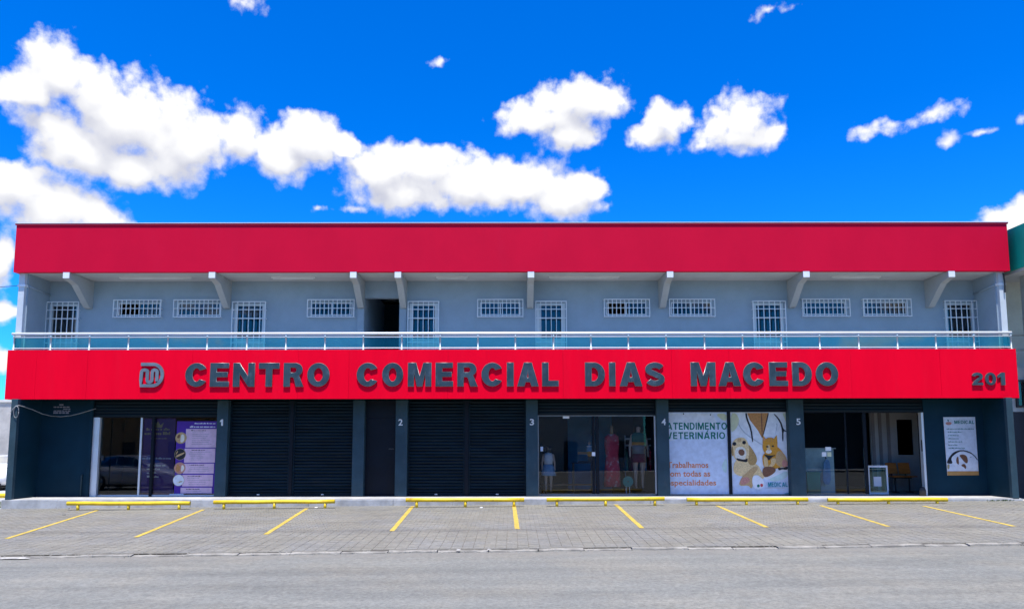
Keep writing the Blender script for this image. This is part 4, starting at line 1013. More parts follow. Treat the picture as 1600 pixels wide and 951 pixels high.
inkz('neck_shade', 'ink_brown', (330, 35), (345, 35), (350, 290), (342, 290), sm=1)
inkz('stethoscope', 'ink_black', (165, 35), (185, 35), (190, 90), (235, 200), (252, 340), (238, 345), (218, 205), (172, 95), sm=1)
inkz('stethoscope', 'ink_black', (405, 35), (418, 35), (398, 130), (352, 300), (346, 290), (385, 130), sm=1)
inkz('stethoscope', 'ink_black', (460, 40), (490, 55), (545, 120), (572, 210), (605, 225), (600, 238), (570, 225), (572, 335), (556, 335), (556, 220), (530, 125), sm=1)
inkz('coat_fold', 'ink_fold', (480, 290), (500, 170), (492, 145), (506, 150), (508, 180), sm=1)
inkz('puppy_body', 'ink_dog', (40, 560), (120, 500), (240, 560), (305, 590), (330, 640), (380, 730), (300, 740), (200, 720), (40, 690), sm=2)
inkz('puppy_ear', 'ink_ear', (190, 360), (230, 400), (300, 520), (270, 590), (200, 590), (185, 480), sm=2)
inkz('puppy_head', 'ink_dog', (70, 300), (150, 290), (200, 350), (210, 470), (190, 560), (110, 560), (50, 520), (20, 440), (25, 350), sm=2)
inkz('puppy_muzzle', 'ink_dog2', (60, 400), (150, 390), (185, 460), (160, 530), (100, 540), (50, 500), sm=2)
inkz('puppy_ear', 'ink_ear', (22, 380), (35, 400), (45, 470), (30, 500), (18, 450), sm=1)
inkz('puppy_brow', 'ink_tan', (80, 310), (125, 305), (120, 340), (85, 345), sm=2)
inkz('puppy_mouth', 'ink_black', (65, 510), (120, 525), (165, 530), (190, 510), (190, 560), (130, 550), (80, 540), sm=1)
inkz('puppy_nose', 'ink_brown', (90, 430), (130, 415), (160, 440), (155, 480), (125, 492), (95, 470), sm=2)
for cx_, cy_ in ((50, 363), (153, 349)): inkz('puppy_eye', 'ink_black', *[(cx_ + 20 * math.cos(a), cy_ + 20 * math.sin(a)) for a in [k * math.pi / 6 for k in range(12)]], sm=0)
inkz('puppy_paw', 'ink_tan', (240, 610), (300, 600), (290, 650), (240, 690), (250, 790), (230, 845), (200, 800), (120, 810), (95, 790), (130, 710), (190, 660), sm=2)
inkz('puppy_paw', 'ink_rose', (125, 720), (200, 710), (220, 760), (150, 800), (105, 790), sm=2)
inkz('cat_body', 'ink_cat', (350, 470), (420, 440), (500, 380), (560, 450), (610, 520), (600, 590), (520, 620), (430, 640), (365, 620), (345, 540), sm=2)
inkz('vet_hand', 'ink_tan', (500, 440), (550, 440), (618, 530), (620, 612), (545, 612), (500, 590), (480, 540), sm=2)
inkz('hand_shade', 'ink_rose', (560, 520), (615, 550), (618, 608), (550, 606), sm=2)
inkz('cat_sleeve', 'ink_black', (505, 612), (560, 620), (615, 600), (615, 632), (590, 640), (560, 630), (520, 648), sm=1)
inkz('cat_ear', 'ink_cat', (352, 272), (400, 330), (350, 370), sm=0)
inkz('cat_ear', 'ink_cat', (498, 270), (508, 370), (455, 325), sm=0)
inkz('cat_inner_ear', 'ink_rose', (360, 292), (385, 328), (362, 345), sm=0)
inkz('cat_head', 'ink_cat', (352, 345), (390, 300), (440, 292), (490, 320), (512, 400), (490, 455), (430, 482), (375, 470), (345, 410), sm=2)
for q_ in (405, 430, 455): inkz('cat_stripe', 'ink_skin', (q_ - 5, 300), (q_ + 5, 300), (q_ + 3, 345), (q_ - 2, 345), sm=0)
inkz('cat_blaze', 'ink_cat2', (400, 370), (425, 375), (432, 430), (400, 445), (390, 410), sm=2)
inkz('cat_muzzle', 'ink_dog2', (390, 430), (425, 420), (450, 440), (430, 465), (395, 468), (378, 450), sm=2)
inkz('cat_nose', 'ink_rose', (408, 425), (424, 425), (416, 438), sm=0)
inkz('cat_collar', 'ink_black', (352, 470), (430, 490), (495, 478), (440, 508), (412, 545), (395, 508), sm=1)
inkz('cat_leg', 'ink_cat2', (355, 500), (395, 505), (405, 560), (410, 615), (370, 615), (360, 560), sm=2)
inkz('cat_leg', 'ink_cat2', (430, 520), (485, 510), (490, 560), (460, 605), (410, 610), (415, 590), (440, 570), sm=2)
for cx_, cy_ in ((396, 393), (456, 388)): inkz('cat_eye', 'ink_black', *[(cx_ + 13 * math.cos(a), cy_ + 9 * math.sin(a)) for a in [k * math.pi / 5 for k in range(10)]], sm=0)
inkz('sleeve', 'ink_brown', (350, 610), (420, 600), (490, 620), (480, 670), (380, 725), (345, 690), sm=2)
inkz('white_cloud', 'ink_white', (240, 700), (300, 690), (360, 750), (370, 800), (330, 850), (260, 840), (235, 780), sm=2)
inkz('logo_shape', 'ink_green', (285, 795), (315, 790), (318, 820), (290, 825), sm=1)
inkz('logo_shape', 'ink_red', (320, 785), (350, 785), (352, 815), (324, 820), sm=1)
inkz('pole_mark', 'ink_teal', (622, 780), (632, 780), (634, 880), (650, 890), (580, 905), (580, 888), (622, 882), sm=0)
print_word('brand_line', 'ink_teal', db, 'MEDICAL', VL(*Z(375, 0))[0], VL(*Z(580, 0))[0], VL(*Z(0, 818))[1], VL(*Z(0, 770))[1], yy - 0.028, .8)
inkz('underline', 'ink_fold', (375, 826), (580, 826), (580, 832), (375, 832), sm=0)
# banner on the right wall
YW = YG - 0.003
mb_ = empty('wall_banner', (ax(1501, 743, YW), YW, az_(743, YW)), 'white MEDICAL banner with a sleeping spotted dog on the dark right wall', 'banner')
BP = lambda x, y, yy_=YW - 0.012: at(1465 + x / 9.05, 645 + y / 9.05, yy_)
lpq = [BP(82, 65), BP(530, 62), BP(583, 885), BP(140, 888)]
print_shape('sheet', 'ink_pale', mb_, [lpq], YW, 0.012)
def inkb(name, m, *pts, sm=1, d=1): print_shape(name, m, mb_, [smooth_loop([BP(*p) for p in pts], sm) if sm else [BP(*p) for p in pts]], YW - 0.0122 - d * 0.0016, 0.0016)
inkb('lower_band', 'ink_wood', (136, 830), (580, 828), (583, 885), (140, 888), sm=0)
inkb('logo_shape', 'ink_rose', (115, 140), (155, 130), (200, 140), (195, 170), (150, 180), (115, 165))
inkb('logo_shape', 'ink_green', (135, 95), (160, 105), (155, 130), (145, 128), d=2)
x0_, z1_ = BP(235, 112); x1_, z0_ = BP(518, 160)
print_word('brand_line', 'ink_green', mb_, 'MEDICAL', x0_, x1_, z0_, z1_, YW - 0.0138, .8)
for py, a, b, h in ((230, 128, 515, .035), (275, 145, 345, .036), (322, 148, 298, .036), (367, 150, 298, .036), (412, 152, 348, .036), (457, 152, 285, .036), (502, 155, 385, .036)):
    squiggles(mb_, 'ink_green', BP(a, py)[0], BP(b, py)[0], BP(a, py)[1], h, YW - 0.0138)
inkb('dog_outline', 'ink_black', (130, 700), (170, 620), (230, 555), (340, 525), (450, 550), (530, 610), (570, 670), (560, 675), (510, 605), (440, 565), (340, 540), (250, 580), (190, 650), (215, 725), (135, 720))
inkb('dog_body', 'ink_white', (205, 700), (190, 640), (250, 585), (340, 545), (440, 570), (510, 610), (560, 680), (575, 826), (300, 826), d=2)
inkb('dog_patch', 'ink_brown', (300, 600), (370, 590), (415, 620), (430, 690), (410, 725), (370, 690), (330, 640), d=3)
inkb('dog_patch', 'ink_brown', (260, 650), (290, 610), (300, 690), (300, 740), (265, 715), d=3)
inkb('dog_nose', 'ink_brown', (335, 735), (380, 722), (405, 760), (395, 805), (370, 770), (340, 760), d=3)
inkb('dog_eye', 'ink_fold', (455, 622), (480, 622), (480, 640), (455, 640), d=3)
inkb('corner_mark', 'ink_gold', (135, 735), (170, 725), (165, 800), (140, 800), d=2)

# ------------------------------------------------------------------ yellow wheel stops
STOPS = [(105, 297, (122, 201, 280), 785, 'leftmost, by the dark left wall'), (334, 523, (350, 428.7, 508), 783, 'second from the left, before the left pair of shutters'),
         (634, 819, (651, 727, 803), 780.3, 'third from the left, before the right pair of shutters'), (854, 1038, (870, 946, 1023), 779.5, 'before the clothes shop window'),
         (1073, 1262, (1088, 1166, 1246), 780.5, 'before the veterinary banners'), (1293, 1480, (1309, 1388, 1464), 781, 'rightmost, before the shop with the chair')]
YS = 21.27
for k, (a, b, legs, py, txt) in enumerate(STOPS):
    x0, x1 = ax(a, py, YS), ax(b, py, YS); zc = az_(py, YS)
    s_ = empty('wheel_stop', ((x0 + x1) / 2, YS, apron_z((x0 + x1) / 2, YS)), 'yellow pipe wheel stop, %s' % txt, 'wheel stop', 'yellow pipe wheel stops before the shops')
    t0 = random.uniform(-0.012, 0.012); pts = []
    for q in range(7):
        u_ = q / 6; pts.append((x0 + (x1 - x0) * u_, YS + random.uniform(-.006, .006), zc + t0 * (u_ - .5) + random.uniform(-.006, .006) + 0.5 * 0.0065 * (x1 - x0) * (u_ - .5)))
    MB().tube(pts, 0.056, 12).build('rail', 'yellow_paint', s_, smooth=False)
    for l in legs:
        xx = ax(l, py, YS)
        MB().tube([(xx, YS, apron_z(xx, YS) - 0.02), (xx, YS, zc - 0.03)], 0.042, 10).build('leg', 'yellow_paint', s_)
for o in bpy.data.objects:
    if o.name.split('.')[0] in ('rail', 'leg') and o.data: o.data.polygons.foreach_set('use_smooth', [len(p.vertices) == 4 for p in o.data.polygons])

# ------------------------------------------------------------------ neighbours
NB = empty('green_building', (20, 27, 0.5), 'green fronted neighbouring building at the right edge', 'building')
box('wall', 'neighbour_grey', NB, 15.42, 26, 23.6, 34, 4.4, 8.0)
box('ground_wall', 'neighbour_dark', NB, 15.36, 26, 22.9, 34, 0.1, 3.0)
box('ground_wall_upper', 'neighbour_grey', NB, 15.36, 26, 22.91, 34, 3.01, 4.39)
box('sign_canopy', 'teal_paint', NB, 15.40, 26, 18.6, 23.2, 7.32, 8.62)
box('canopy_soffit', 'soffit_grey', NB, 15.44, 26, 18.7, 23.7, 7.24, 7.319)
box('canopy_post', 'neighbour_grey', NB, 15.95, 16.15, 22.6, 22.8, 0.2, 7.23)
w_ = box('window', 'neighbour_dark', NB, 15.62, 16.3, 22.86, 22.909, 3.15, 4.0); MB().box(15.68, 16.24, 22.85, 22.859, 3.21, 3.94).build('pane', 'pane_glass', w_)
MB().tube([(15.52, 23.5, 6.35), (15.52, 23.5, 5.45), (15.60, 23.52, 5.35)], 0.07, 10).build('downpipe', 'car_trim', NB, smooth=True)
MB().tube([(15.38, 23.0, 4.95), (18, 23.0, 4.95)], 0.035, 8).build('cable_tray', 'neighbour_grey', NB, smooth=True)
LW = empty('boundary_wall', (-24, 36.2, 0.2), 'stained pale concrete wall behind the white car at the left edge', 'wall')
zt = az_(623, 36)
MB().box(-46, -14.0, 36.0, 36.25, 0.0, zt - 0.12).build('wall_body', 'concrete_wall', LW)
MB().box(-46, -14.0, 35.93, 36.32, zt - 0.119, zt).build('coping', 'plaster_pale', LW)
for q in range(9): MB().box(-44 + q * 3.6, -43.75 + q * 3.6, 35.9, 35.999, 0.0, zt - 0.12).build('buttress', 'concrete_wall', LW)

def make_car(name, label, loc, rz, scale=1.0):
    """white hatchback along +x (nose), built round the origin then placed"""
    c = empty(name, (0, 0, 0), label, 'car')
    st = [(-2.02, .42, .80, .60), (-1.98, .30, .92, .74), (-1.7, .20, 1.0, .82), (-1.0, .18, 1.0, .86), (0, .18, .96, .87), (0.8, .18, .93, .87), (1.35, .19, .86, .85), (1.8, .24, .74, .78), (2.0, .32, .66, .66), (2.06, .42, .58, .56)]
    mb = MB(); n = 10
    for x_, zl, zb, w in st:
        half = [(0, zl), (w * .88, zl), (w * .98, zl + (zb - zl) * .25), (w, zl + (zb - zl) * .55), (w * .95, zb - .03), (w * .80, zb), (0, zb + .015)]
        ring = half + [(-a, b) for a, b in half[-2:0:-1]]
        mb.v += [(x_, a, b) for a, b in ring]
    n = 12
    for i in range(len(st) - 1):
        for k in range(n): mb.f.append((i * n + k, i * n + (k + 1) % n, (i + 1) * n + (k + 1) % n, (i + 1) * n + k)); mb.mi.append(0)
    mb.f += [tuple(range(n))[::-1], tuple((len(st) - 1) * n + k for k in range(n))]; mb.mi += [0, 0]
    body = mb.build('body', 'car_white', c, smooth=True, origin=(0, 0, 0))
    cs = [(-1.85, .98, 1.02, .70, .66), (-1.45, .99, 1.40, .76, .60), (-.6, .99, 1.49, .78, .62), (.15, .97, 1.46, .79, .61), (.75, .94, 1.10, .79, .70), (1.02, .92, .95, .78, .74)]
    mb = MB()
    for x_, z0, z1, w0, w1 in cs: mb.v += [(x_, -w0, z0 - .03), (x_, -w1, z1), (x_, w1, z1), (x_, w0, z0 - .03)]
    for i in range(len(cs) - 1):
        for k in range(3): mb.f.append((i * 4 + k, i * 4 + k + 1, (i + 1) * 4 + k + 1, (i + 1) * 4 + k)); mb.mi.append(0)
    mb.f += [(3, 2, 1, 0), (20, 21, 22, 23)]; mb.mi += [0, 0]
    mb.build('cabin', 'car_white', c, origin=(0, 0, 0))
    def quad_on(i0, f0, i1, f1, lo, hi, sgn, nm='side_window'):
        pts = []
        for (i, f), h in (((i0, f0), lo), ((i1, f1), lo), ((i1, f1), hi), ((i0, f0), hi)):
            a, b = cs[i], cs[min(i + 1, len(cs) - 1)]
            q = [a[j] + (b[j] - a[j]) * f for j in range(5)]
            z_ = q[1] - .03 + (q[2] - q[1] + .03) * h; y_ = q[3] + (q[4] - q[3]) * h + 0.006
            pts.append((q[0], sgn * y_, z_))
        MB().add(pts + [(p[0], p[1] + sgn * .004, p[2]) for p in pts], [(3, 2, 1, 0), (4, 5, 6, 7), (0, 1, 5, 4), (1, 2, 6, 5), (2, 3, 7, 6), (3, 0, 4, 7)]).build(nm, 'car_glass', c, origin=(0, 0, 0))
    for sg in (-1, 1):
        quad_on(1, .1, 2, .0, .18, .88, sg); quad_on(2, .05, 3, .0, .18, .88, sg); quad_on(3, .06, 4, .25, .2, .86, sg)
    for (i, nm) in ((3, 'windscreen'), (0, 'rear_window')):
        a, b = cs[i], cs[i + 1]; P_ = []
        for f, g_ in ((.08, .92), (.92, .92)):
            q = [a[j] + (b[j] - a[j]) * f for j in range(5)]
            dx = .01 if i == 3 else -.01
            P_ += [(q[0] + dx, -q[4] * g_, q[2] + .012), (q[0] + dx, q[4] * g_, q[2] + .012)]
        MB().add(P_, [(0, 1, 3, 2)]).build(nm, 'car_glass', c, origin=(0, 0, 0))
    for sx in (-1.28, 1.28):
        for sg in (-1, 1):
            y0, y1 = sg * .70, sg * .885
            wh = MB(); ring = []
            for yy_, r_ in ((y0, .27), (y0, .32), (y1, .32), (y1, .27)): ring.append([(sx + r_ * math.cos(2 * math.pi * k / 22), yy_, .32 + r_ * math.sin(2 * math.pi * k / 22)) for k in range(22)])
            wh.v = [p for r_ in ring for p in r_]
            for i in range(4):
                for k in range(22): wh.f.append((i * 22 + k, i * 22 + (k + 1) % 22, ((i + 1) % 4) * 22 + (k + 1) % 22, ((i + 1) % 4) * 22 + k)); wh.mi.append(0)
            wo_ = wh.build('wheel', 'rubber', c)
            rm = MB()
            rm.tube([(sx, sg * .80, .32), (sx, sg * .875, .32)], [.265, .06], 20)
            for k in range(5):
                a_ = 2 * math.pi * k / 5; rm.tube([(sx, sg * .878, .32), (sx + .25 * math.cos(a_), sg * .872, .32 + .25 * math.sin(a_))], .03, 6)
            rm.build('rim', 'rim_silver', wo_)
            ar = MB()
            ar.v = [(sx + r_ * math.cos(R(a_)), sg * (.872 if r_ > .34 else .874), .32 + r_ * math.sin(R(a_))) for r_ in (.32, .37) for a_ in range(-10, 191, 10)]
            m_ = len(ar.v) // 2
            for k in range(m_ - 1): ar.f.append((k, k + 1, m_ + k + 1, m_ + k)); ar.mi.append(0)
            ar.build('wheel_arch', 'car_trim', c)
    for sg in (-1, 1):
        MB().add([(1.62, sg * .80, .72), (1.95, sg * .60, .62), (2.02, sg * .50, .56), (1.98, sg * .62, .52), (1.80, sg * .775, .58)] + [(1.60, sg * .815, .72), (1.97, sg * .615, .63), (2.05, sg * .50, .565), (2.01, sg * .64, .52), (1.82, sg * .795, .58)],
                 [(5, 6, 7, 8, 9), (0, 1, 6, 5), (1, 2, 7, 6), (2, 3, 8, 7), (3, 4, 9, 8), (4, 0, 5, 9)]).build('headlight', 'lamp_clear', c)
        MB().lathe(.72, sg * .93, [(.02, .93), (.09, .95), (.10, 1.02), (.05, 1.06)], 10, .7).build('mirror', 'car_white', c, smooth=True)
        MB().box(-1.99, -1.90, *sorted((sg * .50, sg * .74)), .70, .84).build('tail_light', 'ink_red', c)
        MB().box(-.35, -.17, *sorted((sg * .868, sg * .89)), .80, .825).build('door_handle', 'car_white', c)
    MB().box(1.98, 2.075, -.42, .42, .34, .46).build('grille', 'car_trim', c); MB().box(2.03, 2.08, -.50, .50, .22, .31).build('bumper_intake', 'car_trim', c)
    MB().box(-1.6, 1.6, -.80, .80, .14, .22).build('underbody', 'car_trim', c)
    c.location = loc; c.rotation_euler = (0, 0, rz); c.scale = (scale,) * 3
    return c
make_car('parked_car', 'white hatchback parked by the concrete wall at the left edge', (-22.85, 33.0, apron_z(-22.85, YSTEP) - 0.01), R(297))
make_car('parked_car', 'white hatchback parked at the kerb, seen mirrored in the left shop door', (-18.6, 9.2, road_z(-18.6) + 0.01), R(3), 1.12)

# houses across the street (they show as reflections in the shop glass)
def facade(name, label, x0, x1, h, m, m2, y=-9.0):
    hb = empty(name, ((x0 + x1) / 2, y, 0.1), label, 'house')
    n = max(2, int((x1 - x0) / 3.2)); ops_ = []
    for k in range(n):
        c_ = x0 + (x1 - x0) * (k + .5) / n
        ops_.append((c_ - .5, c_ + .5, 0.15, 2.3) if k % 3 == 1 else (c_ - .7, c_ + .7, 1.1, 2.3))
    mb = wall_openings(x0, x1, 0.0, h, y, y - 0.2, ops_); mb.f = [f[::-1] for f in mb.f]; mb.build('wall', m, hb)
    MB().box(x0 - .1, x1 + .1, y - 6, y + .35, h + .001, h + .25).build('roof', m2, hb)
    for o_ in ops_: MB().box(o_[0], o_[1], y - .16, y - .12, o_[2], o_[3]).build('shutter_leaf', 'neighbour_dark', hb)
facade('opposite_house', 'low ochre house across the street, left of the camera', -34, -12.2, 4.2, 'cardboard', 'earth')
facade('opposite_house', 'grey two storey house across the street behind the camera', -12, 9.8, 5.6, 'neighbour_grey', 'concrete_wall')
facade('opposite_house', 'dark painted house across the street, right of the camera', 10, 34, 4.8, 'wall_navy', 'earth')

# ------------------------------------------------------------------ grass and small plants at the left corner
gm = MB()
for k in range(420):
    x_ = random.uniform(-17.5, -15.05); y_ = random.uniform(21.85, 24.5); z_ = apron_z(x_, YSTEP) - 0.012; h = random.uniform(.03, .13); a_ = random.uniform(0, 6.28); w_ = .012
    gm.add([(x_ - w_ * math.cos(a_), y_ - w_ * math.sin(a_), z_), (x_ + w_ * math.cos(a_), y_ + w_ * math.sin(a_), z_), (x_ + random.uniform(-.04, .04), y_ + random.uniform(-.04, .04), z_ + h)], [(0, 1, 2)])
tag(gm.build('grass', 'leaf', None), 'thin weedy grass beside the left corner of the building', 'grass', kind='stuff')
wsx = MB().tube([(-17.6, 23.1, .48), (-15.62, 23.3, .47)], .075, 10).build('edge_barrier', 'yellow_paint', None, smooth=False)
tag(wsx, 'rusty yellow pipe barrier lying at the left corner', 'barrier')
wm = MB()
for k in range(260):
    x_ = random.uniform(11.6, 14.6); y_ = YSTEP - random.uniform(.0, .05); z_ = apron_z(x_, y_) - .01; h = random.uniform(.02, .08)
    if math.sin(x_ * 5) + math.sin(x_ * 2.3) < .2: continue
    wm.add([(x_ - .012, y_, z_), (x_ + .012, y_, z_), (x_ + random.uniform(-.03, .03), y_ - random.uniform(0, .04), z_ + h)], [(0, 1, 2)])
tag(wm.build('weeds', 'leaf', None), 'sparse weeds along the step at the right end', 'weeds', kind='stuff')
# litter along the kerb and step
for nm, m_, px, py, w_, d_, h_, lab in (('paper_scrap', 'paper', 752, 792.5, .11, .08, .02, 'crumpled white paper scrap on the paving before the right pair of shutters'), ('plastic_scrap', 'plaster_dirty', 716, 852.5, .09, .06, .015, 'small white plastic scrap at the kerb near the middle line'), ('paper_scrap', 'plaster_dirty', 764, 853.5, .07, .05, .02, 'small white paper scrap at the kerb below the middle line'),
                             ('plaster_spill', 'plaster_dirty', 48, 867, .70, .12, .012, 'white plaster spill along the kerb at the left'), ('stone_chip', 'kerb_stone', 109, 793.5, .10, .08, .05, 'dark stone chip on the paving under the leftmost wheel stop'), ('stone_chip', 'kerb_stone', 100, 803, .12, .08, .03, 'flat dark stone chip left of the first bay line top'),
                             ('paper_scrap', 'paper', 494, 792, .10, .08, .02, 'tiny white scrap between the second and third wheel stops')):
    if py > 845: x_ = ax(px, py, yk(0)); y_ = yk(x_) + (.02 if w_ < .5 else -.1); z_ = road_z(x_) + (.04 if w_ < .5 else 0.012)
    else: x_, y_ = on_apron(px, py); z_ = apron_z(x_, y_)
    mb = MB(); n = 11
    for rr, zz in ((1.0, .0), (.85, .7), (.4, 1.0)):
        for k in range(n):
            a_ = 2 * math.pi * k / n; j = random.uniform(.65, 1.15); mb.v.append((x_ + w_ / 2 * rr * j * math.cos(a_), y_ + d_ / 2 * rr * j * math.sin(a_), z_ + h_ * zz * random.uniform(.6, 1)))
    for i in range(2):
        for k in range(n): mb.f.append((i * n + k, i * n + (k + 1) % n, (i + 1) * n + (k + 1) % n, (i + 1) * n + k)); mb.mi.append(0)
    mb.f.append(tuple(2 * n + k for k in range(n))); mb.mi.append(0)
    tag(mb.build(nm, m_, None), lab, 'litter' if 'scrap' in nm else 'debris')

# ------------------------------------------------------------------ things inside the clothes shop
def skin(name, m, parent, V, Ed, Rr):
    me = bpy.data.meshes.new(name); o_ = WO[parent.name]
    me.from_pydata([tuple(Vector(v) - o_) for v in V], Ed, []); me.materials.append(M[m])
    ob = bpy.data.objects.new(name, me); COL.objects.link(ob); ob.parent = parent; WO[ob.name] = o_.copy()
    md = ob.modifiers.new('skin', 'SKIN'); sv = me.skin_vertices[0].data
    for i, r_ in enumerate(Rr): sv[i].radius = (r_, r_)
    sv[0].use_root = True; md.use_smooth_shade = True
    su = ob.modifiers.new('sub', 'SUBSURF'); su.levels = su.render_levels = 2
    return ob
def mannequin(name, label, px, pyf, pyt, Y, head=True):
    x_, zf = at(px, pyf, Y); zt_ = az_(pyt, Y); h = zt_ - zf
    p = empty(name, (x_, Y, zf), label, 'mannequin')
    P_ = lambda a, b, c=0.0: (x_ + a * h, Y + c * h, zf + b * h)
    V = [P_(0, .52), P_(0, .66), P_(0, .79), P_(0, .845), P_(0, .875), P_(0, .945), P_(.055, .49), P_(.055, .27, -.01), P_(.052, .04), P_(.05, .015, -.05), P_(-.055, .49), P_(-.055, .27, -.01), P_(-.052, .04), P_(-.05, .015, -.05),
         P_(.10, .80), P_(.135, .63), P_(.14, .47, -.03), P_(-.10, .80), P_(-.135, .63), P_(-.14, .47, -.03)]
    Ed = [(0, 1), (1, 2), (2, 3), (3, 4), (4, 5), (0, 6), (6, 7), (7, 8), (8, 9), (0, 10), (10, 11), (11, 12), (12, 13), (2, 14), (14, 15), (15, 16), (2, 17), (17, 18), (18, 19)]
    Rr = [.085, .065, .08, .03, .027, .055 if head else .03, .055, .036, .02, .018, .055, .036, .02, .018, .032, .022, .015, .032, .022, .015]
    skin('body', 'skin_plastic', p, V, Ed, [r_ * h for r_ in Rr])
    return p, P_, h
YM = 23.62
c1, P1, h1 = mannequin('child_mannequin', 'small child mannequin in white blouse and blue skirt behind the glass', 857, 769, 696, YM)
x_, y_, _ = P1(0, 0); zz = lambda f: P1(0, f)[2]
MB().lathe(x_, y_, [(.088 * h1, zz(.60)), (.098 * h1, zz(.68)), (.105 * h1, zz(.78)), (.07 * h1, zz(.84))], 16, .75).build('blouse', 'cloth_white', c1, smooth=True)
MB().lathe(x_, y_, [(.17 * h1, zz(.36)), (.155 * h1, zz(.42)), (.12 * h1, zz(.55)), (.09 * h1, zz(.605))], 18, .75).build('skirt', 'cloth_denim', c1, smooth=True)
MB().lathe(x_, y_ + .012, [(.05 * h1, zz(.86)), (.078 * h1, zz(.92)), (.074 * h1, zz(.97)), (.045 * h1, zz(1.0))], 14).build('hair', 'hair_dark', c1, smooth=True)
c2, P2, h2 = mannequin('dressed_mannequin', 'adult mannequin in grey striped top and maroon shorts near the right jamb', 999, 763, 660, YM + .35)
x_, y_, _ = P2(0, 0); zz = lambda f: P2(0, f)[2]
MB().lathe(x_, y_, [(.100 * h2, zz(.50)), (.095 * h2, zz(.60)), (.105 * h2, zz(.655))], 18, .75).build('top', 'cloth_grey', c2, smooth=True)
MB().lathe(x_, y_, [(.104 * h2, zz(.656)), (.110 * h2, zz(.70))], 18, .75).build('stripe', 'orange_disc', c2, smooth=True)
MB().lathe(x_, y_, [(.112 * h2, zz(.701)), (.118 * h2, zz(.80)), (.07 * h2, zz(.85))], 18, .75).build('yoke', 'cloth_green', c2, smooth=True)
MB().lathe(x_, y_, [(.118 * h2, zz(.395)), (.112 * h2, zz(.44)), (.098 * h2, zz(.525))], 18, .8).build('shorts', 'cloth_maroon', c2, smooth=True)
# long patterned dress on a stand
xd, zd = at(957, 769, YM + .1); ds = empty('dress_stand', (xd, YM + .1, ZFLOOR), 'long red and white patterned dress on a stand behind the glass', 'dress stand')
zz = lambda py: az_(py, YM + .1)
MB().lathe(xd, YM + .1, [(.27, zz(760)), (.25, zz(735)), (.20, zz(712)), (.235, zz(695)), (.22, zz(682)), (.10, zz(678))], 20, .55).build('dress', 'cloth_red', ds, smooth=True)
MB().lathe(xd, YM + .1, [(.055, zz(678)), (.05, zz(672)), (.058, zz(667)), (.03, zz(664.5))], 12).build('neck_block', 'cardboard', ds, smooth=True)
MB().tube([(xd, YM + .1, ZFLOOR + .02), (xd, YM + .1, zz(760) + .05)], .018).build('pole', 'chair_steel', ds); MB().lathe(xd, YM + .1, [(.16, ZFLOOR), (.15, ZFLOOR + .02), (.03, ZFLOOR + .03)], 16).build('foot', 'chair_steel', ds)
# low display bench
bx0, bx1 = a3 + .15, gx(932, 700, YM); zb_ = az_(757, YM + .1)
bn_ = empty('display_bench', ((bx0 + bx1) / 2, YM + .4, ZFLOOR), 'low wooden display bench behind the left clothes shop pane', 'bench')
MB().box(bx0, bx1, YM + .32, YM + .75, zb_ - .03, zb_).build('bench_top', 'cardboard', bn_)
for a_ in (bx0 + .05, bx1 - .1):
    for b_ in (YM + .34, YM + .68): MB().box(a_, a_ + .05, b_, b_ + .05, ZFLOOR, zb_ - .031).build('leg', 'chair_steel', bn_)
# green disc on a stand
xg, zg = at(981, 752, YM - .1); gs = empty('disc_stand', (xg, YM - .1, ZFLOOR), 'round green disc on a short stand by the patterned dress', 'display stand')
MB().tube([(xg, YM - .12, zg), (xg, YM - .09, zg)], .165, 24).build('disc', 'teal_plastic', gs); MB().tube([(xg, YM - .15, zg), (xg, YM - .121, zg)], .02, 10).build('hub', 'chair_steel', gs)
for d_ in (-.05, .05): MB().box(xg + d_ - .012, xg + d_ + .012, YM - .10, YM - .08, ZFLOOR, zg - .1).build('leg', 'aluminium', gs)
# table with sewing machine, doll on it
xt, zt_ = at(915, 722, YM + .5); tb = empty('work_table', (xt, YM + .5, ZFLOOR), 'dark work table near the mullion of the clothes shop', 'table')
MB().box(xt - .45, xt + .25, YM + .25, YM + .75, zt_ - .03, zt_).build('tabletop', 'dark_room', tb)
for a_ in (-.42, .18):
    for b_ in (.28, .68): MB().box(xt + a_, xt + a_ + .04, YM + b_, YM + b_ + .04, ZFLOOR, zt_ - .031).build('leg', 'chair_steel', tb)
sm_ = empty('sewing_machine', (xt - .05, YM + .45, zt_), 'dark sewing machine with an orange disc on the work table', 'sewing machine')
MB().box(xt - .25, xt + .2, YM + .38, YM + .52, zt_, zt_ + .05).build('base', 'chair_steel', sm_); MB().box(xt + .08, xt + .2, YM + .39, YM + .51, zt_ + .051, zt_ + .26).build('column', 'chair_steel', sm_)
MB().box(xt - .25, xt + .2, YM + .385, YM + .515, zt_ + .261, zt_ + .34).build('arm', 'cardboard', sm_); MB().tube([(xt + .12, YM + .36, zt_ + .27), (xt + .12, YM + .384, zt_ + .27)], .085, 18).build('hand_wheel', 'orange_disc', sm_)
xo, zo = at(921, 706, YM + .45); dl = empty('doll', (xt + .12, YM + .45, zt_ + .341), 'small doll in pale blue dress standing on the sewing machine', 'doll')
MB().lathe(xt + .12, YM + .45, [(.10, zt_ + .342), (.09, zt_ + .42), (.05, zt_ + .54), (.02, zt_ + .56)], 14, .8).build('dress', 'cloth_denim', dl, smooth=True)
MB().lathe(xt + .12, YM + .45, [(.012, zt_ + .555), (.045, zt_ + .59), (.048, zt_ + .63), (.02, zt_ + .67)], 12).build('head', 'skin_plastic', dl, smooth=True)
MB().lathe(xt + .12, YM + .45, [(.09, zt_ + .50), (.085, zt_ + .525)], 14, .8).build('collar', 'cloth_white', dl, smooth=True)
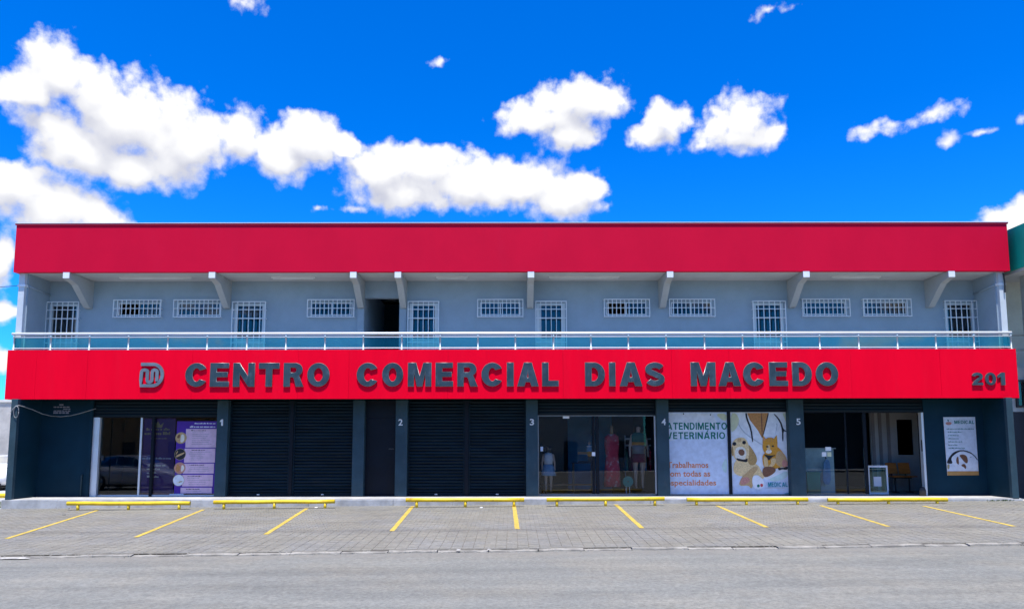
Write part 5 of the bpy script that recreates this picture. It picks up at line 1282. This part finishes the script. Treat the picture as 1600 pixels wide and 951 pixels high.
# clothes rail
cr = empty('clothes_rail', (ax(996, 690, 24.6), 24.6, ZFLOOR), 'bright chromed clothes rail behind the adult mannequin', 'clothes rail')
for py in (685.5, 695.5): MB().tube([(ax(976, py, 24.6), 24.6, az_(py, 24.6)), (ax(1019, py, 24.6), 24.6, az_(py, 24.6))], .028, 8).build('bar', 'white_metal', cr)
for a_ in (977, 1018): MB().tube([(ax(a_, 690, 24.6), 24.65, ZFLOOR), (ax(a_, 690, 24.6), 24.65, az_(680, 24.6))], .018, 8).build('upright', 'aluminium', cr)
# stickers on the glass
def sticker(name, m_, px0_, px1_, py0_, py1_, lab, yq=YGL - 0.001):
    x0_, x1_ = ax(px0_, py0_, yq), ax(px1_, py0_, yq); o_ = MB().box(x0_, x1_, yq - .002, yq, az_(py1_, yq), az_(py0_, yq)).build(name, m_, None)
    return tag(o_, lab, 'sticker')
sticker('glass_sticker', 'paper', 879.5, 889.5, 648.6, 653.5, 'small white sticker high on the left clothes shop pane')
sticker('glass_sticker', 'paper', 924.8, 930, 706, 712, 'small white sticker beside the clothes shop mullion', YGL - .06)
sticker('glass_sticker', 'ink_sky', 844.5, 848.5, 697.5, 704.5, 'pale blue sticker left of the child mannequin')
sticker('glass_notice', 'paper', 1289.5, 1298.5, 698.5, 704.5, 'upper white notice on the glass of the rightmost shop')
sticker('glass_notice', 'paper', 1284, 1291, 706.5, 713.5, 'lower white notice on the glass of the rightmost shop')
sticker('glass_notice', 'ink_lime', 1292.5, 1298.8, 706.5, 713.5, 'yellowish notice on the glass of the rightmost shop')

# ------------------------------------------------------------------ things inside the rightmost shop
ct = empty('counter', (gx(1282, 700, 24.4), 24.5, ZFLOOR), 'pale reception counter at the left of the rightmost shop', 'counter')
MB().box(pil[5][1] + .05, ax(1302, 700, 24.2), 24.2, 24.75, ZFLOOR, az_(700, 24.2) - .03).build('front', 'ink_mint', ct); MB().box(pil[5][1] + .03, ax(1305, 700, 24.2), 24.15, 24.8, az_(700, 24.2) - .029, az_(700, 24.2)).build('counter_top', 'room_white', ct)
tbx = empty('teal_bin', (gx(1272, 760, 23.6), 23.6, ZFLOOR), 'teal plastic bin standing before the reception counter', 'bin')
MB().box(ax(1261, 750, 23.5), ax(1282, 750, 23.5), 23.5, 23.85, ZFLOOR, az_(739, 23.5)).build('body', 'teal_plastic', tbx, bevel=.01); MB().box(ax(1260.3, 750, 23.5), ax(1282.7, 750, 23.5), 23.48, 23.87, az_(739, 23.5) + .001, az_(739, 23.5) + .03).build('lid', 'teal_plastic', tbx)
apx = ax(1291, 720, 24.0); ap = empty('hanging_apron', (apx, 24.05, az_(757, 24.0)), 'blue apron hanging before the reception counter', 'apron')
print_shape('cloth', 'cloth_denim', ap, [smooth_loop([at(1285, 757, 24.05), at(1286, 725, 24.05), at(1289, 718, 24.05), at(1294, 718, 24.05), at(1297, 726, 24.05), at(1298, 757, 24.05)], 1)], 24.05, .03)
MB().tube([at(1291, 717, 24.06)[:1] + (24.06,) + at(1291, 717, 24.06)[1:], (apx, 24.12, az_(712, 24.06))], .012).build('hook', 'chair_steel', ap)
rw = empty('inner_partition', (ax(1398, 760, 25.4), 25.45, ZFLOOR), 'white inner partition with a dark window in the rightmost shop', 'partition')
xa_, xb_ = ax(1362, 700, 25.4), min(ax(1440, 700, 25.4), 13.9); wa, wb, wz0, wz1 = ax(1403, 700, 25.4), ax(1428, 700, 25.4), az_(711, 25.4), az_(656, 25.4)
wall_openings(xa_, xb_, ZFLOOR, 3.40, 25.4, 25.5, [(wa, wb, wz0, wz1)]).build('panel', 'room_white', rw); MB().box(wa, wb, 25.44, 25.45, wz0, wz1).build('pane', 'pane_glass', rw)
for px in (1366, 1377, 1390): MB().box(ax(px, 700, 25.36) - .05, ax(px, 700, 25.36) + .05, 25.36, 25.399, ZFLOOR, 3.35).build('blind_strip', 'cloth_grey', rw)
gp = empty('standing_sign_frame', (ax(1371, 770, 23.7), 23.7, ZFLOOR), 'white framed glass panel with a paper notice standing in the doorway', 'panel')
gl_, gr_, gt_ = ax(1356, 745, 23.7), ax(1387, 745, 23.7), az_(727.5, 23.7)
fr = MB(); fr.box(gl_, gr_, 23.68, 23.72, gt_ - .06, gt_); fr.box(gl_, gr_, 23.68, 23.72, ZFLOOR, ZFLOOR + .06)
for q in (gl_, gr_ - .05): fr.box(q, q + .05, 23.681, 23.719, ZFLOOR + .061, gt_ - .061)
fr.build('frame', 'white_metal', gp); MB().box(gl_ + .051, gr_ - .051, 23.695, 23.705, ZFLOOR + .061, gt_ - .061).build('pane', 'rail_glass', gp); MB().box(ax(1365, 745, 23.68), ax(1377, 745, 23.68), 23.688, 23.692, az_(760, 23.7), az_(745, 23.7)).build('notice', 'paper', gp)
ch = empty('wooden_chair', (ax(1411, 760, 24.4), 24.5, ZFLOOR), 'orange wooden two seat chair on black legs in the rightmost shop', 'chair')
ca, cb_ = ax(1391, 740, 24.4), ax(1430, 740, 24.4); cm = (ca + cb_) / 2; zs_ = az_(744, 24.35)
for a_, b_ in ((ca, cm - .015), (cm + .015, cb_)):
    MB().box(a_, b_, 24.25, 24.68, zs_ - .035, zs_).build('seat', 'chair_wood', ch, bevel=.015)
    MB().prism_x([(24.66, zs_ + .06), (24.74, zs_ + .42), (24.765, zs_ + .42), (24.685, zs_ + .06)], a_ + .01, b_ - .01).build('backrest', 'chair_wood', ch)
MB().box(ca + .1, cb_ - .1, 24.44, 24.48, zs_ - .08, zs_ - .036).build('beam', 'chair_steel', ch)
for q in (ca + .18, cb_ - .18):
    MB().box(q - .018, q + .018, 24.445, 24.475, ZFLOOR + .03, zs_ - .081).build('leg', 'chair_steel', ch); MB().box(q - .02, q + .02, 24.25, 24.68, ZFLOOR, ZFLOOR + .029).build('foot', 'chair_steel', ch)
    MB().prism_x([(24.60, zs_ - .06), (24.69, zs_ + .10), (24.71, zs_ + .10), (24.63, zs_ - .06)], q - .015, q + .015).build('back_support', 'chair_steel', ch)
xb_, _z = at(1440.5, 765, YG - .12); bin_ = empty('door_weight', (xb_, YG - .12, ZFLOOR), 'dark rounded door weight standing by the white jamb', 'door weight')
MB().lathe(xb_, YG - .14, [(.11, ZFLOOR + .001), (.105, ZFLOOR + .18), (.08, ZFLOOR + .25), (.03, ZFLOOR + .28)], 14, .6).build('body', 'car_trim', bin_, smooth=True)

# ------------------------------------------------------------------ service wires
wl = MB(); n = 14
wl.tube([(-15.05 - 9.0 * k / n, 22.2 + 1.5 * k / n, 6.87 - 0.5 * math.sin(math.pi * k / n / 2) * 0.35) for k in range(n + 1)], 0.009, 5)
tag(wl.build('service_wire', 'car_trim', None), 'thin dark wire leading left from the upper left column', 'wire')
wl = MB(); wl.tube([(15.08 + 5.0 * k / n, 22.15 + 0.4 * k / n, 5.28 + 0.03 * k - 0.10 * math.sin(math.pi * k / n)) for k in range(n + 1)], 0.010, 5)
tag(wl.build('service_wire', 'car_trim', None), 'thin dark wire leading right from the railing end to the green building', 'wire')

# garments on the rail
for k, m_ in enumerate(('cloth_green', 'cloth_maroon', 'cloth_white', 'cloth_grey', 'cloth_denim', 'cloth_red')):
    xx = ax(978 + k * 7.2, 690, 24.6); zb_ = az_(695.5, 24.6) - .03
    hg = empty('hanging_garment', (xx, 24.6, zb_ - .75), '%s garment hanging on the chromed clothes rail' % ('green', 'maroon', 'white', 'grey', 'denim blue', 'red patterned')[k], 'garment', 'garments on the clothes rail')
    mb = MB(); w_ = .03
    prof = [(-.05, 0), (-.21, -.10), (-.18, -.30), (-.21, -.72), (.21, -.72), (.18, -.30), (.21, -.10), (.05, 0)]
    mb.prism_x([(24.6 + a_, zb_ - .08 + b_) for a_, b_ in prof], xx - w_, xx + w_); mb.build('cloth', m_, hg, bevel=.01)
    MB().tube([(xx, 24.6, zb_ - .085), (xx, 24.6, zb_ + .02)], .006, 5).build('hook', 'aluminium', hg)

# ------------------------------------------------------------------ grit washed against the kerb and the step
gr = MB()
for k in range(1500):
    x_ = random.uniform(-13, 13)
    if random.random() < .75:
        y_ = yk(x_) + random.gauss(-.03, .09); z_ = road_z(x_) + (.0 if y_ < yk(x_) else .034)
    else: y_ = YSTEP - abs(random.gauss(0, .12)); z_ = apron_z(x_, y_)
    r_ = random.uniform(.006, .02); a_ = random.uniform(0, 6.28)
    b_ = [(x_ + r_ * random.uniform(.6, 1.2) * math.cos(a_ + q * 2.09), y_ + r_ * random.uniform(.6, 1.2) * math.sin(a_ + q * 2.09), z_) for q in range(3)]
    gr.add(b_ + [(x_, y_, z_ + r_ * random.uniform(.5, .9))], [(0, 1, 3), (1, 2, 3), (2, 0, 3)])
tag(gr.build('grit', 'kerb_stone', None), 'loose grit and small stones along the kerb and the step', 'grit', kind='stuff')
